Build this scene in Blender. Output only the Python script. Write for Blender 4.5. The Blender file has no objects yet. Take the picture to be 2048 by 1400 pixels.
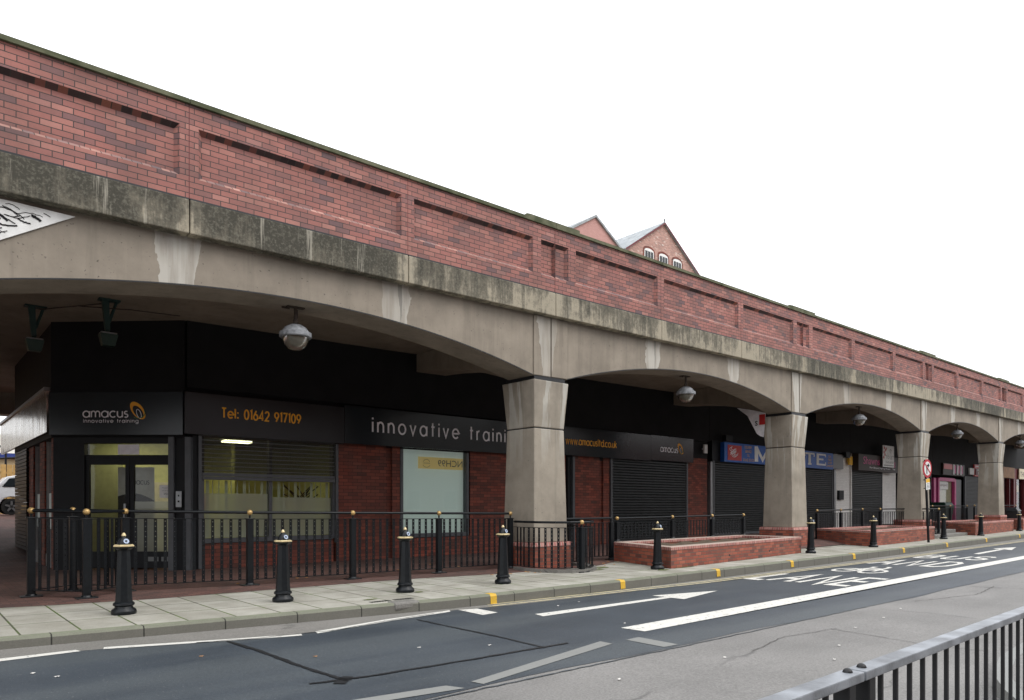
import bpy, math, random
from mathutils import Vector
R = math.radians
random.seed(7)
S = bpy.context.scene
COL = S.collection

# ------------------------------------------------------------------ camera
cam = bpy.data.cameras.new('camera')
cam.sensor_width = 36
cam.lens = 1400 / 2048 * 36
cam.shift_y = 310 / 2048
cam.clip_start = 0.05
cam.clip_end = 2000
co = bpy.data.objects.new('camera', cam)
COL.objects.link(co)
co.location = (0, 0, 1.47)
co.rotation_euler = (R(90), 0, -math.atan2(.6595, .7518))
S.camera = co

# ------------------------------------------------------------------ sky, sun, exposure
SUN_EL, SUN_AZ = R(48), R(-62)          # azimuth of the sun in the XY plane, from +X
w = bpy.data.worlds.new('World')
S.world = w
w.use_nodes = True
nt = w.node_tree
bg = nt.nodes['Background']
sky = nt.nodes.new('ShaderNodeTexSky')
sky.sky_type = 'NISHITA'
sky.sun_disc = False
sky.sun_elevation = SUN_EL
sky.sun_rotation = R(90) - SUN_AZ
sky.dust_density = 6
tc = nt.nodes.new('ShaderNodeTexCoord')
sx = nt.nodes.new('ShaderNodeSeparateXYZ')
nt.links.new(tc.outputs['Generated'], sx.inputs[0])
rp = nt.nodes.new('ShaderNodeMapRange')   # overcast cloud: brighter overhead than at the horizon
rp.inputs['From Min'].default_value = 0
rp.inputs['From Max'].default_value = 1
rp.inputs['To Min'].default_value = 8.4
rp.inputs['To Max'].default_value = 15.5
nt.links.new(sx.outputs['Z'], rp.inputs['Value'])
cmb = nt.nodes.new('ShaderNodeVectorMath')
cmb.operation = 'SCALE'
cmb.inputs[0].default_value = (.985, 1.0, 1.03)
nt.links.new(rp.outputs[0], cmb.inputs['Scale'])
mx = nt.nodes.new('ShaderNodeMix')
mx.data_type = 'RGBA'
mx.inputs[0].default_value = .93
nt.links.new(sky.outputs[0], mx.inputs[6])
nt.links.new(cmb.outputs[0], mx.inputs[7])
nt.links.new(mx.outputs[2], bg.inputs['Color'])
bg.inputs['Strength'].default_value = .15
sl = bpy.data.lights.new('sun', 'SUN')
sl.energy = .9
sl.angle = R(25)
sl.color = (1, .97, .93)
so = bpy.data.objects.new('sun', sl)
COL.objects.link(so)
sd = Vector((math.cos(SUN_AZ) * math.cos(SUN_EL), math.sin(SUN_AZ) * math.cos(SUN_EL), math.sin(SUN_EL)))
so.rotation_euler = sd.to_track_quat('Z', 'Y').to_euler()
so.location = (0, -10, 30)
S.view_settings.view_transform = 'Standard'
S.view_settings.look = 'None'
S.view_settings.exposure = 0.12
S.view_settings.gamma = 1
S.cycles.max_bounces = 7

# ------------------------------------------------------------------ material helpers
class N:
    def __init__(s, name, rough=.8, metal=0, spec=.4):
        s.m = bpy.data.materials.new(name)
        s.m.use_nodes = True
        s.t = s.m.node_tree
        s.b = s.t.nodes['Principled BSDF']
        s.b.inputs['Roughness'].default_value = rough
        s.b.inputs['Metallic'].default_value = metal
        s.b.inputs['Specular IOR Level'].default_value = spec
        g = s.t.nodes.new('ShaderNodeNewGeometry')
        s.pos = g.outputs['Position']
        s.nrm = g.outputs['Normal']
    def n(s, k):
        return s.t.nodes.new(k)
    def l(s, a, b):
        s.t.links.new(a, b)
    def _in(s, sock, v):
        if v is None: return
        if hasattr(v, 'is_output'):
            s.l(v, sock)
        elif isinstance(v, (tuple, list)) and len(v) == 3 and sock.type == 'RGBA':
            sock.default_value = (*v, 1)
        else:
            sock.default_value = v
    def math(s, op, a, b=None, c=None, clamp=False):
        n = s.n('ShaderNodeMath'); n.operation = op; n.use_clamp = clamp
        s._in(n.inputs[0], a)
        if b is not None: s._in(n.inputs[1], b)
        if c is not None: s._in(n.inputs[2], c)
        return n.outputs[0]
    def sep(s, v):
        n = s.n('ShaderNodeSeparateXYZ'); s.l(v, n.inputs[0]); return n.outputs
    def comb(s, x, y, z=0.0):
        n = s.n('ShaderNodeCombineXYZ')
        for i, v in enumerate((x, y, z)): s._in(n.inputs[i], v)
        return n.outputs[0]
    def scale(s, v, sc):
        n = s.n('ShaderNodeVectorMath'); n.operation = 'MULTIPLY'; s.l(v, n.inputs[0]); n.inputs[1].default_value = sc
        return n.outputs[0]
    def noise(s, sc, det=4, vec=None, rough=.55, dist=0):
        n = s.n('ShaderNodeTexNoise'); s.l(vec if vec is not None else s.pos, n.inputs['Vector'])
        n.inputs['Scale'].default_value = sc; n.inputs['Detail'].default_value = det
        n.inputs['Roughness'].default_value = rough; n.inputs['Distortion'].default_value = dist
        return n.outputs['Fac']
    def ramp(s, f, stops, interp='LINEAR'):
        n = s.n('ShaderNodeValToRGB'); cr = n.color_ramp; cr.interpolation = interp
        while len(cr.elements) < len(stops): cr.elements.new(.5)
        for e, (p, c) in zip(cr.elements, stops):
            e.position = p; e.color = (c, c, c, 1) if isinstance(c, (int, float)) else (*c, 1)
        s.l(f, n.inputs[0]); return n.outputs[0]
    def mix(s, f, a, b, mode='MIX'):
        n = s.n('ShaderNodeMix'); n.data_type = 'RGBA'; n.blend_type = mode
        s._in(n.inputs[0], f); s._in(n.inputs[6], a); s._in(n.inputs[7], b); return n.outputs[2]
    def col(s, c):
        s._in(s.b.inputs['Base Color'], c); return s
    def bump(s, h, st=.3, d=.01):
        n = s.n('ShaderNodeBump'); n.inputs['Strength'].default_value = st; n.inputs['Distance'].default_value = d
        s.l(h, n.inputs['Height']); s.l(n.outputs[0], s.b.inputs['Normal']); return s
    def rough(s, v):
        s._in(s.b.inputs['Roughness'], v); return s

def plain(name, c, rough=.6, metal=0, spec=.4, var=.12, sc=6, bump=0, vec=None):
    k = N(name, rough, metal, spec)
    f = k.noise(sc, 5, vec)
    k.col(k.mix(k.ramp(f, [(.3, 0), (.7, 1)]), tuple(x * (1 - var) for x in c), tuple(min(1, x * (1 + var)) for x in c)))
    if bump: k.bump(k.noise(sc * 12, 4), bump, .004)
    return k.m

def brick_uv(k, slope=0):
    x, y, z = k.sep(k.pos)
    nx = k.math('ABSOLUTE', k.sep(k.nrm)[0])
    side = k.math('GREATER_THAN', nx, .75)
    u = k.math('ADD', k.math('MULTIPLY', x, k.math('SUBTRACT', 1, side)), k.math('MULTIPLY', y, side))
    if slope: z = k.math('SUBTRACT', z, k.math('MULTIPLY', x, slope))
    return u, z

def brick_node(k, vec, bw, bh, mort, off=.5, smooth=.1):
    b = k.n('ShaderNodeTexBrick')
    k.l(vec, b.inputs['Vector'])
    b.offset = off; b.offset_frequency = 2; b.squash = 1
    b.inputs['Color1'].default_value = (0, 0, 0, 1); b.inputs['Color2'].default_value = (1, 1, 1, 1)
    b.inputs['Mortar'].default_value = (.5, .5, .5, 1)
    b.inputs['Scale'].default_value = 1
    b.inputs['Mortar Size'].default_value = mort; b.inputs['Mortar Smooth'].default_value = smooth
    b.inputs['Bias'].default_value = 0
    b.inputs['Brick Width'].default_value = bw; b.inputs['Row Height'].default_value = bh
    return b.outputs['Color'], b.outputs['Fac']

def brick_mat(name, pal, bw=.27, bh=.09, mort=.007, mortar=(.05, .045, .04), slope=0, zoff=0, grime=.35, rough=.75, bumps=.35):
    k = N(name, rough, 0, .35)
    u, z = brick_uv(k, slope)
    if zoff: z = k.math('ADD', z, zoff)
    c, f = brick_node(k, k.comb(u, z), bw, bh, mort)
    c2, f2 = brick_node(k, k.comb(k.math('ADD', u, bw * 40), k.math('ADD', z, bh * 20)), bw, bh, mort)
    body = k.ramp(k.mix(.3, c, c2), pal)
    body = k.mix(k.math('MULTIPLY', k.ramp(k.noise(1.3, 5), [(.35, 0), (.75, 1)]), grime), body, (.085, .06, .05))
    body = k.mix(.5, body, k.ramp(k.noise(60, 3), [(.2, .45), (.8, .62)]), 'OVERLAY')
    k.col(k.mix(f, body, mortar))
    h = k.math('ADD', k.math('SUBTRACT', 1, f), k.math('MULTIPLY', k.noise(90, 3), .25))
    k.bump(h, bumps, .006)
    return k.m

M = {}
RED = [(0, (.12, .08, .09)), (.14, (.19, .105, .105)), (.30, (.28, .125, .11)), (.5, (.335, .135, .115)), (.72, (.37, .155, .128)), (.9, (.43, .20, .165)), (1, (.20, .115, .115))]
SH = .0177
M['parapet_brick'] = brick_mat('parapet_brick', RED, slope=SH, zoff=-6.4156 + SH * 11.5 + .09 * 80, mort=.0065, mortar=(.055, .046, .044), grime=.5, bumps=.5)
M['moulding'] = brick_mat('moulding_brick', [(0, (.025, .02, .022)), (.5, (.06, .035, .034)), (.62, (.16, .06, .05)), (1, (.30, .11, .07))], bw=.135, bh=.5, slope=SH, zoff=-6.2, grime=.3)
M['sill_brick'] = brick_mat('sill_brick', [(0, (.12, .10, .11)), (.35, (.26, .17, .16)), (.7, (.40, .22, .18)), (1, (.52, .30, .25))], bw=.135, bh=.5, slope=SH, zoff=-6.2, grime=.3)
M['planter_brick'] = brick_mat('planter_brick', [(0, (.10, .045, .04)), (.25, (.22, .06, .04)), (.6, (.33, .085, .05)), (1, (.42, .13, .08))], bw=.25, bh=.083, mort=.007, grime=.45, mortar=(.10, .09, .075))
M['coping_brick'] = brick_mat('coping_brick', [(0, (.24, .09, .08)), (.5, (.42, .15, .13)), (1, (.55, .28, .24))], bw=.085, bh=.5, mort=.010, grime=.25, mortar=(.42, .33, .28))
M['shop_brick'] = brick_mat('shop_brick', [(0, (.08, .03, .022)), (.5, (.20, .045, .028)), (1, (.30, .075, .045))], bw=.27, bh=.09, mort=.006, mortar=(.04, .025, .02), grime=.5)
M['white_brick'] = brick_mat('white_brick', [(0, (.76, .75, .72)), (1, (.86, .85, .82))], bw=.27, bh=.09, mort=.005, mortar=(.6, .58, .54), grime=.08)
M['warehouse_brick'] = brick_mat('warehouse_brick', [(0, (.26, .15, .13)), (.4, (.40, .20, .16)), (.8, (.50, .27, .22)), (1, (.75, .68, .60))], bw=.25, bh=.08, mort=.01, mortar=(.36, .3, .26), grime=.1)
M['gable_brick'] = brick_mat('gable_brick', [(0, (.44, .24, .21)), (1, (.50, .28, .25))], bw=.25, bh=.08, mort=.006, mortar=(.36, .2, .18), grime=.1)

def concrete(name, base, kind):
    k = N(name, .85, 0, .25)
    x, y, z = k.sep(k.pos)
    c = k.mix(k.ramp(k.noise(1.1, 6, rough=.65), [(.3, 0), (.7, 1)]), tuple(v * .78 for v in base), tuple(v * 1.16 for v in base))
    st = k.noise(1, 5, k.scale(k.pos, (5, 5, .35)), .6)
    c = k.mix(k.math('MULTIPLY', k.ramp(st, [(.52, 0), (.75, 1)]), .42), c, tuple(v * .45 for v in base))
    c = k.mix(k.math('MULTIPLY', k.ramp(st, [(.22, 1), (.4, 0)]), .3), c, tuple(min(1, v * 1.35) for v in base))
    pits = k.ramp(k.noise(22, 2, rough=.5), [(.24, 1), (.30, 0)])
    c = k.mix(k.math('MULTIPLY', pits, .7), c, (.05, .045, .04))
    if kind == 'beam':       # lime run-off below every joint, dark weathering beside it
        t = k.math('DIVIDE', k.math('SUBTRACT', x, 11.5), 4.0333)
        fr = k.math('ADD', k.math('SUBTRACT', t, k.math('ROUND', t)), .035)
        wob = k.math('MULTIPLY', k.math('SUBTRACT', k.noise(2.4, 4, k.scale(k.pos, (1, 1, .5))), .5), .11)
        d = k.math('ABSOLUTE', k.math('ADD', fr, wob))
        zz = k.math('SUBTRACT', z, k.math('MULTIPLY', k.math('SUBTRACT', x, 11.5), SH))
        wid = k.math('MULTIPLY', k.math('SUBTRACT', zz, 4.0), .028)
        front = k.math('GREATER_THAN', k.math('ABSOLUTE', k.sep(k.nrm)[1]), .6)
        msk = k.math('MULTIPLY', k.math('LESS_THAN', d, k.math('ADD', wid, .030)), front)
        on = k.ramp(k.noise(.37, 0, k.scale(k.pos, (1, 0, 0))), [(.36, .35), (.5, 1)])
        soft = k.math('MULTIPLY', msk, k.ramp(k.noise(1, 5, k.scale(k.pos, (9, 9, .8))), [(.30, .35), (.55, 1)]))
        c = k.mix(k.math('MULTIPLY', k.math('MULTIPLY', soft, on), .8), c, (.52, .50, .45))
        core = k.math('MULTIPLY', front, k.math('LESS_THAN', k.math('ABSOLUTE', k.math('ADD', k.math('SUBTRACT', fr, .02), k.math('MULTIPLY', wob, .3))), k.math('MULTIPLY', k.math('SUBTRACT', zz, 5.0), .014)))
        c = k.mix(k.math('MULTIPLY', k.math('MULTIPLY', core, .5), k.ramp(k.noise(.21, 0, k.scale(k.pos, (1, 0, 0))), [(.45, 0), (.52, 1)])), c, (.09, .085, .08))
        top = k.math('MULTIPLY', k.ramp(k.math('DIVIDE', k.math('SUBTRACT', zz, 5.35), .5, clamp=True), [(0, 0), (1, 1)]), .55)
        c = k.mix(k.math('MULTIPLY', top, k.ramp(k.noise(1.2, 4), [(.3, .2), (.7, 1)])), c, (.09, .08, .07))
    if kind == 'fascia':     # black algae with pale rain tracks
        c = base
        al = k.noise(1.0, 10, k.scale(k.pos, (2.1, 2.1, 1.6)), .8)
        run = k.noise(1.0, 8, k.scale(k.pos, (8, 8, .6)), .7)
        m = k.math('ADD', k.math('MULTIPLY', al, .6), k.math('MULTIPLY', run, .4))
        zz = k.math('SUBTRACT', z, k.math('MULTIPLY', k.math('SUBTRACT', x, 11.5), SH))
        low = k.math('MULTIPLY', k.math('SUBTRACT', 6.15, zz), .12)
        m = k.math('SUBTRACT', m, low)
        # the coverage changes along the length
        m = k.math('ADD', m, k.math('MULTIPLY', k.math('SUBTRACT', k.noise(.14, 2), .5), .5))
        t = k.math('DIVIDE', k.math('SUBTRACT', x, 11.5), 4.0333)
        fr = k.math('ABSOLUTE', k.math('SUBTRACT', t, k.math('ROUND', t)))
        m = k.math('SUBTRACT', m, k.ramp(fr, [(.0, .16), (.07, 0)]))
        c = k.mix(k.ramp(m, [(.39, 0), (.47, .7), (.58, 1)]), c, (.060, .056, .044))
        c = k.mix(k.math('MULTIPLY', k.ramp(k.noise(24, 6, rough=.75), [(.5, 0), (.62, 1)]), .45), c, (.22, .21, .165))
        pale = k.ramp(k.noise(1, 5, k.scale(k.pos, (6, 6, .35)), .7), [(.60, 0), (.68, 1)])
        c = k.mix(k.math('MULTIPLY', pale, .6), c, (.42, .39, .32))
    if kind == 'column':
        zt = k.ramp(k.noise(1, 5, k.scale(k.pos, (4.5, 4.5, .25)), .6), [(.53, 0), (.57, 1)])
        up = k.math('MULTIPLY', k.math('SUBTRACT', z, 2.3), .55, clamp=True)
        c = k.mix(k.math('MULTIPLY', k.math('MULTIPLY', zt, up), .7), c, (.55, .54, .49))
        dk = k.ramp(k.noise(.9, 5, rough=.6), [(.5, 0), (.72, 1)])
        c = k.mix(k.math('MULTIPLY', dk, .5), c, tuple(v * .5 for v in base))
    k.col(c)
    k.bump(k.math('ADD', k.noise(40, 4), k.math('MULTIPLY', pits, -1.5)), .25, .006)
    return k.m
M['beam'] = concrete('beam_concrete', (.275, .238, .192), 'beam')
M['soffit'] = concrete('soffit_concrete', (.27, .225, .175), 'plain')
M['column'] = concrete('column_concrete', (.33, .292, .238), 'column')
M['fascia'] = concrete('fascia_concrete', (.35, .31, .235), 'fascia')

k = N('mossy_coping', .95)
c = k.mix(k.ramp(k.noise(3, 6), [(.35, 0), (.65, 1)]), (.06, .07, .035), (.15, .15, .095))
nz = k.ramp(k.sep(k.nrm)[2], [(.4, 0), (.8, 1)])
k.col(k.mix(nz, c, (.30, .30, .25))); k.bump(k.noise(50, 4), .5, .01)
M['coping'] = k.m

# pavement slabs laid from UVs that follow the kerb
k = N('pavement_slabs', .85)
uvn = k.n('ShaderNodeUVMap').outputs[0]
c, f = brick_node(k, uvn, .58, .87, .013, 0, .2)
body = k.mix(c, (.315, .305, .262), (.43, .418, .368))
body = k.mix(k.math('MULTIPLY', k.ramp(k.noise(1.6, 6, rough=.65), [(.38, 0), (.72, 1)]), .75), body, (.19, .18, .14))
body = k.mix(.4, body, k.ramp(k.noise(45, 4), [(.25, .35), (.75, .65)]), 'OVERLAY')
spots = k.ramp(k.noise(11, 1), [(.17, 1), (.19, 0)])
body = k.mix(spots, body, (.06, .06, .05))
moss = k.mix(k.ramp(k.noise(2.2, 3), [(.42, 0), (.6, 1)]), (.075, .07, .055), (.075, .12, .02))
k.col(k.mix(f, body, moss)); k.bump(k.math('ADD', k.math('SUBTRACT', 1, f), k.math('MULTIPLY', k.noise(70, 3), .2)), .4, .006)
M['slabs'] = k.m

k = N('kerb_stone', .85)
uvn = k.n('ShaderNodeUVMap').outputs[0]
c, f = brick_node(k, uvn, .93, 40, .008, 0, .1)
nz = k.ramp(k.sep(k.nrm)[2], [(.4, 0), (.8, 1)])
body = k.mix(nz, (.155, .15, .13), (.20, .215, .15))
body = k.mix(k.math('MULTIPLY', k.ramp(k.noise(2.3, 6, rough=.7), [(.35, 0), (.7, 1)]), .4), body, (.10, .10, .08))
body = k.mix(.4, body, k.ramp(k.noise(60, 4), [(.25, .35), (.75, .65)]), 'OVERLAY')
k.col(k.mix(f, body, (.03, .03, .025))); k.bump(k.math('ADD', k.math('SUBTRACT', 1, f), k.math('MULTIPLY', k.noise(60, 3), .3)), .5, .008)
M['kerb'] = k.m

def asphalt(name, a, b, tracks=False, rough=.7):
    k = N(name, rough, 0, .5)
    x, y, z = k.sep(k.pos)
    c = k.mix(k.ramp(k.noise(.7, 5), [(.3, 0), (.7, 1)]), a, b)
    if tracks:
        tv = k.scale(k.pos, (.10, 1.1, 1))
        c = k.mix(k.math('MULTIPLY', k.ramp(k.noise(1, 3, tv), [(.46, 0), (.62, 1)]), .6), c, (.075, .088, .095))
    else:
        c = k.mix(k.math('MULTIPLY', k.ramp(k.noise(1, 5, k.scale(k.pos, (.35, 1.2, 1)), .7), [(.5, 0), (.7, 1)]), .4), c, tuple(v * .7 for v in a))
        cr = k.n('ShaderNodeTexVoronoi'); cr.feature = 'DISTANCE_TO_EDGE'
        wv = k.n('ShaderNodeVectorMath'); wv.operation = 'ADD'
        k.l(k.scale(k.pos, (.30, 1.0, 1)), wv.inputs[0])
        nn = k.n('ShaderNodeTexNoise'); nn.inputs['Scale'].default_value = 2.2; nn.inputs['Detail'].default_value = 4
        k.l(k.pos, nn.inputs['Vector']); nv = k.scale(nn.outputs['Color'], (.35, .35, 0)); k.l(nv, wv.inputs[1])
        k.l(wv.outputs[0], cr.inputs['Vector']); cr.inputs['Scale'].default_value = .55
        line = k.ramp(cr.outputs['Distance'], [(.002, 1), (.007, 0)])
        line = k.math('MULTIPLY', line, k.ramp(k.noise(.5, 2), [(.52, 0), (.60, .6)]))
        c = k.mix(line, c, (.035, .035, .033))
    c = k.mix(.85, c, k.ramp(k.noise(42, 5, rough=.8), [(.3, .25), (.72, .75)]), 'OVERLAY')
    sp = k.ramp(k.noise(55, 1), [(.72, 0), (.76, 1)])
    c = k.mix(k.math('MULTIPLY', sp, .5), c, (.35, .35, .34))
    k.col(c); k.bump(k.noise(140, 3), .5, .006)
    return k.m
M['new_asphalt'] = asphalt('new_asphalt', (.028, .037, .047), (.046, .058, .071), True, .52)
M['old_asphalt'] = asphalt('old_asphalt', (.150, .146, .139), (.20, .194, .185))
M['gutter'] = asphalt('gutter_asphalt', (.16, .155, .14), (.21, .2, .185))
M['tar'] = plain('tar_seal', (.015, .016, .018), .45)

def paint(name, c, thr=.57, under=(.07, .075, .08), sc=14):
    k = N(name, .6)
    f = k.ramp(k.noise(sc, 6, rough=.7), [(thr, 0), (thr + .08, 1)])
    body = k.mix(k.noise(3, 5), tuple(v * .85 for v in c), c)
    k.col(k.mix(k.math('MULTIPLY', f, .8), body, under)); k.bump(k.noise(90, 2), .3, .003)
    return k.m
M['white_paint'] = paint('road_paint_white', (.66, .65, .60))
M['faded_paint'] = paint('road_paint_faded', (.22, .225, .215), .7)
M['yellow_paint'] = paint('road_paint_yellow', (.55, .49, .30), .52, (.22, .21, .18), 9)
M['kerb_yellow'] = paint('kerb_paint_yellow', (.68, .42, .04), .58, (.17, .16, .13), 22)

k = N('block_paving', .85)
x, y, z = k.sep(k.pos)
c, f = brick_node(k, k.comb(x, y), .21, .105, .006)
body = k.ramp(c, [(0, (.085, .045, .038)), (.5, (.135, .062, .05)), (1, (.17, .085, .068))])
body = k.mix(k.math('MULTIPLY', k.ramp(k.noise(.8, 5), [(.35, 0), (.7, 1)]), .5), body, (.07, .055, .048))
k.col(k.mix(f, body, (.045, .035, .03))); k.bump(k.math('SUBTRACT', 1, f), .3, .005)
M['blocks'] = k.m

M['ground'] = plain('bare_ground', (.16, .15, .13), .95, sc=.6, var=.2)
M['moss'] = plain('moss', (.10, .12, .035), .95, sc=14, var=.6, bump=.8)
M['soil'] = plain('soil', (.10, .075, .05), .98, sc=9, var=.5, bump=.8)
M['black_wall'] = plain('black_painted_wall', (.012, .012, .013), .75, sc=2, var=.2, spec=.2)
M['black_sign'] = plain('black_gloss_board', (.016, .020, .024), .18, spec=.38, sc=.5, var=.3)
M['dark_board'] = plain('dark_charcoal_board', (.017, .018, .021), .3, spec=.4, sc=.5, var=.3)
M['grey_frame'] = plain('grey_frame', (.085, .09, .098), .45)
M['dark_frame'] = plain('dark_frame', (.012, .013, .015), .5, spec=.2)
M['shutter'] = plain('charcoal_shutter', (.034, .038, .039), .45, .3, sc=3, var=.25)
M['galv'] = plain('galvanised_steel', (.30, .31, .32), .4, .7, sc=8)
M['iron'] = plain('black_gloss_iron', (.007, .009, .011), .36, 0, .3, sc=20, var=.3, bump=.15)
M['gold'] = plain('gold_paint', (.50, .33, .13), .35, .35, .5, sc=20)
M['pale_gold'] = plain('pale_gold_paint', (.58, .47, .26), .35, .2, .5, sc=20)
M['emblem_blue'] = plain('blue_white_enamel', (.40, .48, .62), .3, sc=120, var=.5)
M['white'] = plain('white_plastic', (.72, .72, .70), .5)
M['cream'] = plain('cream_board', (.62, .55, .38), .5)
M['orange'] = plain('orange_vinyl', (.98, .42, .02), .5)
M['white_vinyl'] = plain('white_vinyl', (.85, .83, .86), .5)
M['green_vinyl'] = plain('green_vinyl', (.04, .16, .05), .5)
M['blue_sign'] = plain('blue_sign', (.01, .10, .42), .4)
M['red_sign'] = plain('red_sign', (.50, .03, .03), .4)
M['maroon'] = plain('maroon_paint', (.12, .012, .015), .5)
M['brown_sign'] = plain('dark_brown_sign', (.028, .016, .012), .5)
M['pink'] = plain('pink_paint', (.50, .05, .20), .45)
M['timber'] = plain('pale_timber', (.42, .26, .09), .7, sc=4, var=.25)
M['timber2'] = plain('varnished_board', (.40, .20, .08), .6, sc=3, var=.2)
M['yellow_vinyl'] = plain('pale_yellow_vinyl', (.85, .66, .28), .5)
M['grey_vinyl'] = plain('grey_vinyl', (.16, .17, .17), .5)
M['green_metal'] = plain('green_painted_metal', (.02, .045, .04), .5)
M['bin_green'] = plain('dark_green_plastic', (.012, .035, .025), .45)
M['bin_black'] = plain('black_plastic', (.012, .013, .015), .4)
M['rail_top'] = plain('worn_painted_steel', (.19, .205, .225), .42, .0, .5, sc=9, var=.45, bump=.3)
M['rail_dark'] = plain('dark_steel', (.008, .0085, .010), .5, .0, sc=9, var=.4)
M['slate'] = plain('slate_roof', (.30, .32, .33), .8, sc=2, var=.25, vec=None)
M['leaf'] = plain('brown_leaf', (.40, .20, .07), .8, sc=9, var=.5)
M['litter'] = plain('pale_litter', (.62, .60, .56), .8)
M['red_vinyl'] = plain('red_reflective', (.42, .015, .03), .4)
M['amber'] = plain('amber_vinyl', (.75, .42, .03), .5)
M['car'] = plain('white_car_paint', (.72, .74, .77), .18, 0, .6, var=.02)
M['tyre'] = plain('tyre_rubber', (.018, .018, .018), .8)
M['beige'] = plain('beige_cladding', (.42, .33, .20), .8, var=.15, sc=2)
M['navy'] = plain('navy_trim', (.02, .04, .20), .5)
M['foliage'] = plain('foliage', (.06, .06, .02), .8, sc=1.5, var=.6)
M['bark'] = plain('bark', (.05, .04, .03), .95)
M['lamp_metal'] = plain('aged_aluminium', (.24, .25, .265), .65, .2, sc=14, var=.4)
M['lamp_rust'] = plain('rusty_stem', (.06, .045, .035), .8, .2, sc=20, var=.5)
k = N('polished_steel', .22, 1); nv = k.noise(1.1, 2, k.scale(k.pos, (3, 2.2, .6)))
k.col(k.mix(nv, (.38, .34, .29), (.62, .60, .56))); k.bump(nv, .9, .05)
M['steel_panel'] = k.m
k = N('smoked_globe', .12, 0, .6); k.b.inputs['Transmission Weight'].default_value = .35
k.col(k.mix(k.noise(8, 4), (.10, .09, .07), (.17, .155, .12))); M['globe'] = k.m
k = N('grey_plastic', .5); k.col((.25, .26, .26)); M['grey_plastic'] = k.m

def glass(name, tint=(.8, .84, .82), refl=.08, body=None, bodyf=0.0):
    m = bpy.data.materials.new(name); m.use_nodes = True; t = m.node_tree
    t.nodes.remove(t.nodes['Principled BSDF']); out = t.nodes['Material Output']
    tr = t.nodes.new('ShaderNodeBsdfTransparent'); tr.inputs[0].default_value = (*tint, 1)
    gl = t.nodes.new('ShaderNodeBsdfGlossy'); gl.inputs['Roughness'].default_value = .02
    fr = t.nodes.new('ShaderNodeFresnel'); fr.inputs[0].default_value = 1.5
    src = tr.outputs[0]
    if body:
        df = t.nodes.new('ShaderNodeBsdfDiffuse'); df.inputs[0].default_value = (*body, 1)
        tl = t.nodes.new('ShaderNodeBsdfTranslucent'); tl.inputs[0].default_value = (*body, 1)
        a = t.nodes.new('ShaderNodeMixShader'); a.inputs[0].default_value = .45
        t.links.new(df.outputs[0], a.inputs[1]); t.links.new(tl.outputs[0], a.inputs[2])
        b = t.nodes.new('ShaderNodeMixShader'); b.inputs[0].default_value = bodyf
        t.links.new(tr.outputs[0], b.inputs[1]); t.links.new(a.outputs[0], b.inputs[2]); src = b.outputs[0]
    mm = t.nodes.new('ShaderNodeMixShader')
    t.links.new(fr.outputs[0], mm.inputs[0]); t.links.new(src, mm.inputs[1]); t.links.new(gl.outputs[0], mm.inputs[2])
    t.links.new(mm.outputs[0], out.inputs[0]); return m
M['glass'] = glass('window_glass')
M['frosted'] = glass('frosted_film', (.8, .85, .82), .05, (.60, .62, .52), .50)
M['mesh_shutter'] = glass('perforated_slats', (.9, .9, .85), .05, (.07, .07, .065), .78)
M['blind_white'] = plain('white_backing_sheet', (.80, .88, .84), .8, var=.05)
M['room_yellow'] = plain('yellow_room_wall', (.60, .58, .22), .8)
M['olive_wall'] = plain('olive_wall', (.20, .20, .10), .8)
M['crack'] = plain('crack_line', (.075, .072, .068), .9)  # flat dark grey for the crack lines
M['room_floor'] = plain('room_floor', (.10, .10, .08), .8)
M['blind'] = plain('pale_blind', (.45, .47, .35), .8)
def emit(name, c, s):
    k = N(name); k.col(c); k.b.inputs['Emission Color'].default_value = (*c, 1); k.b.inputs['Emission Strength'].default_value = s; return k.m
M['glowing_sheet'] = emit('glowing_sheet', (.72, .82, .78), .14)  # weak emission added to brighten the middle window, no lamp behind it
M['glowing_reflection'] = emit('glowing_reflection', (.85, .66, .28), .12)  # yellow of a painted street reflection, with a weak added glow
M['lit_panel'] = emit('lit_ceiling_panel', (1, .93, .60), 16)

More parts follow.
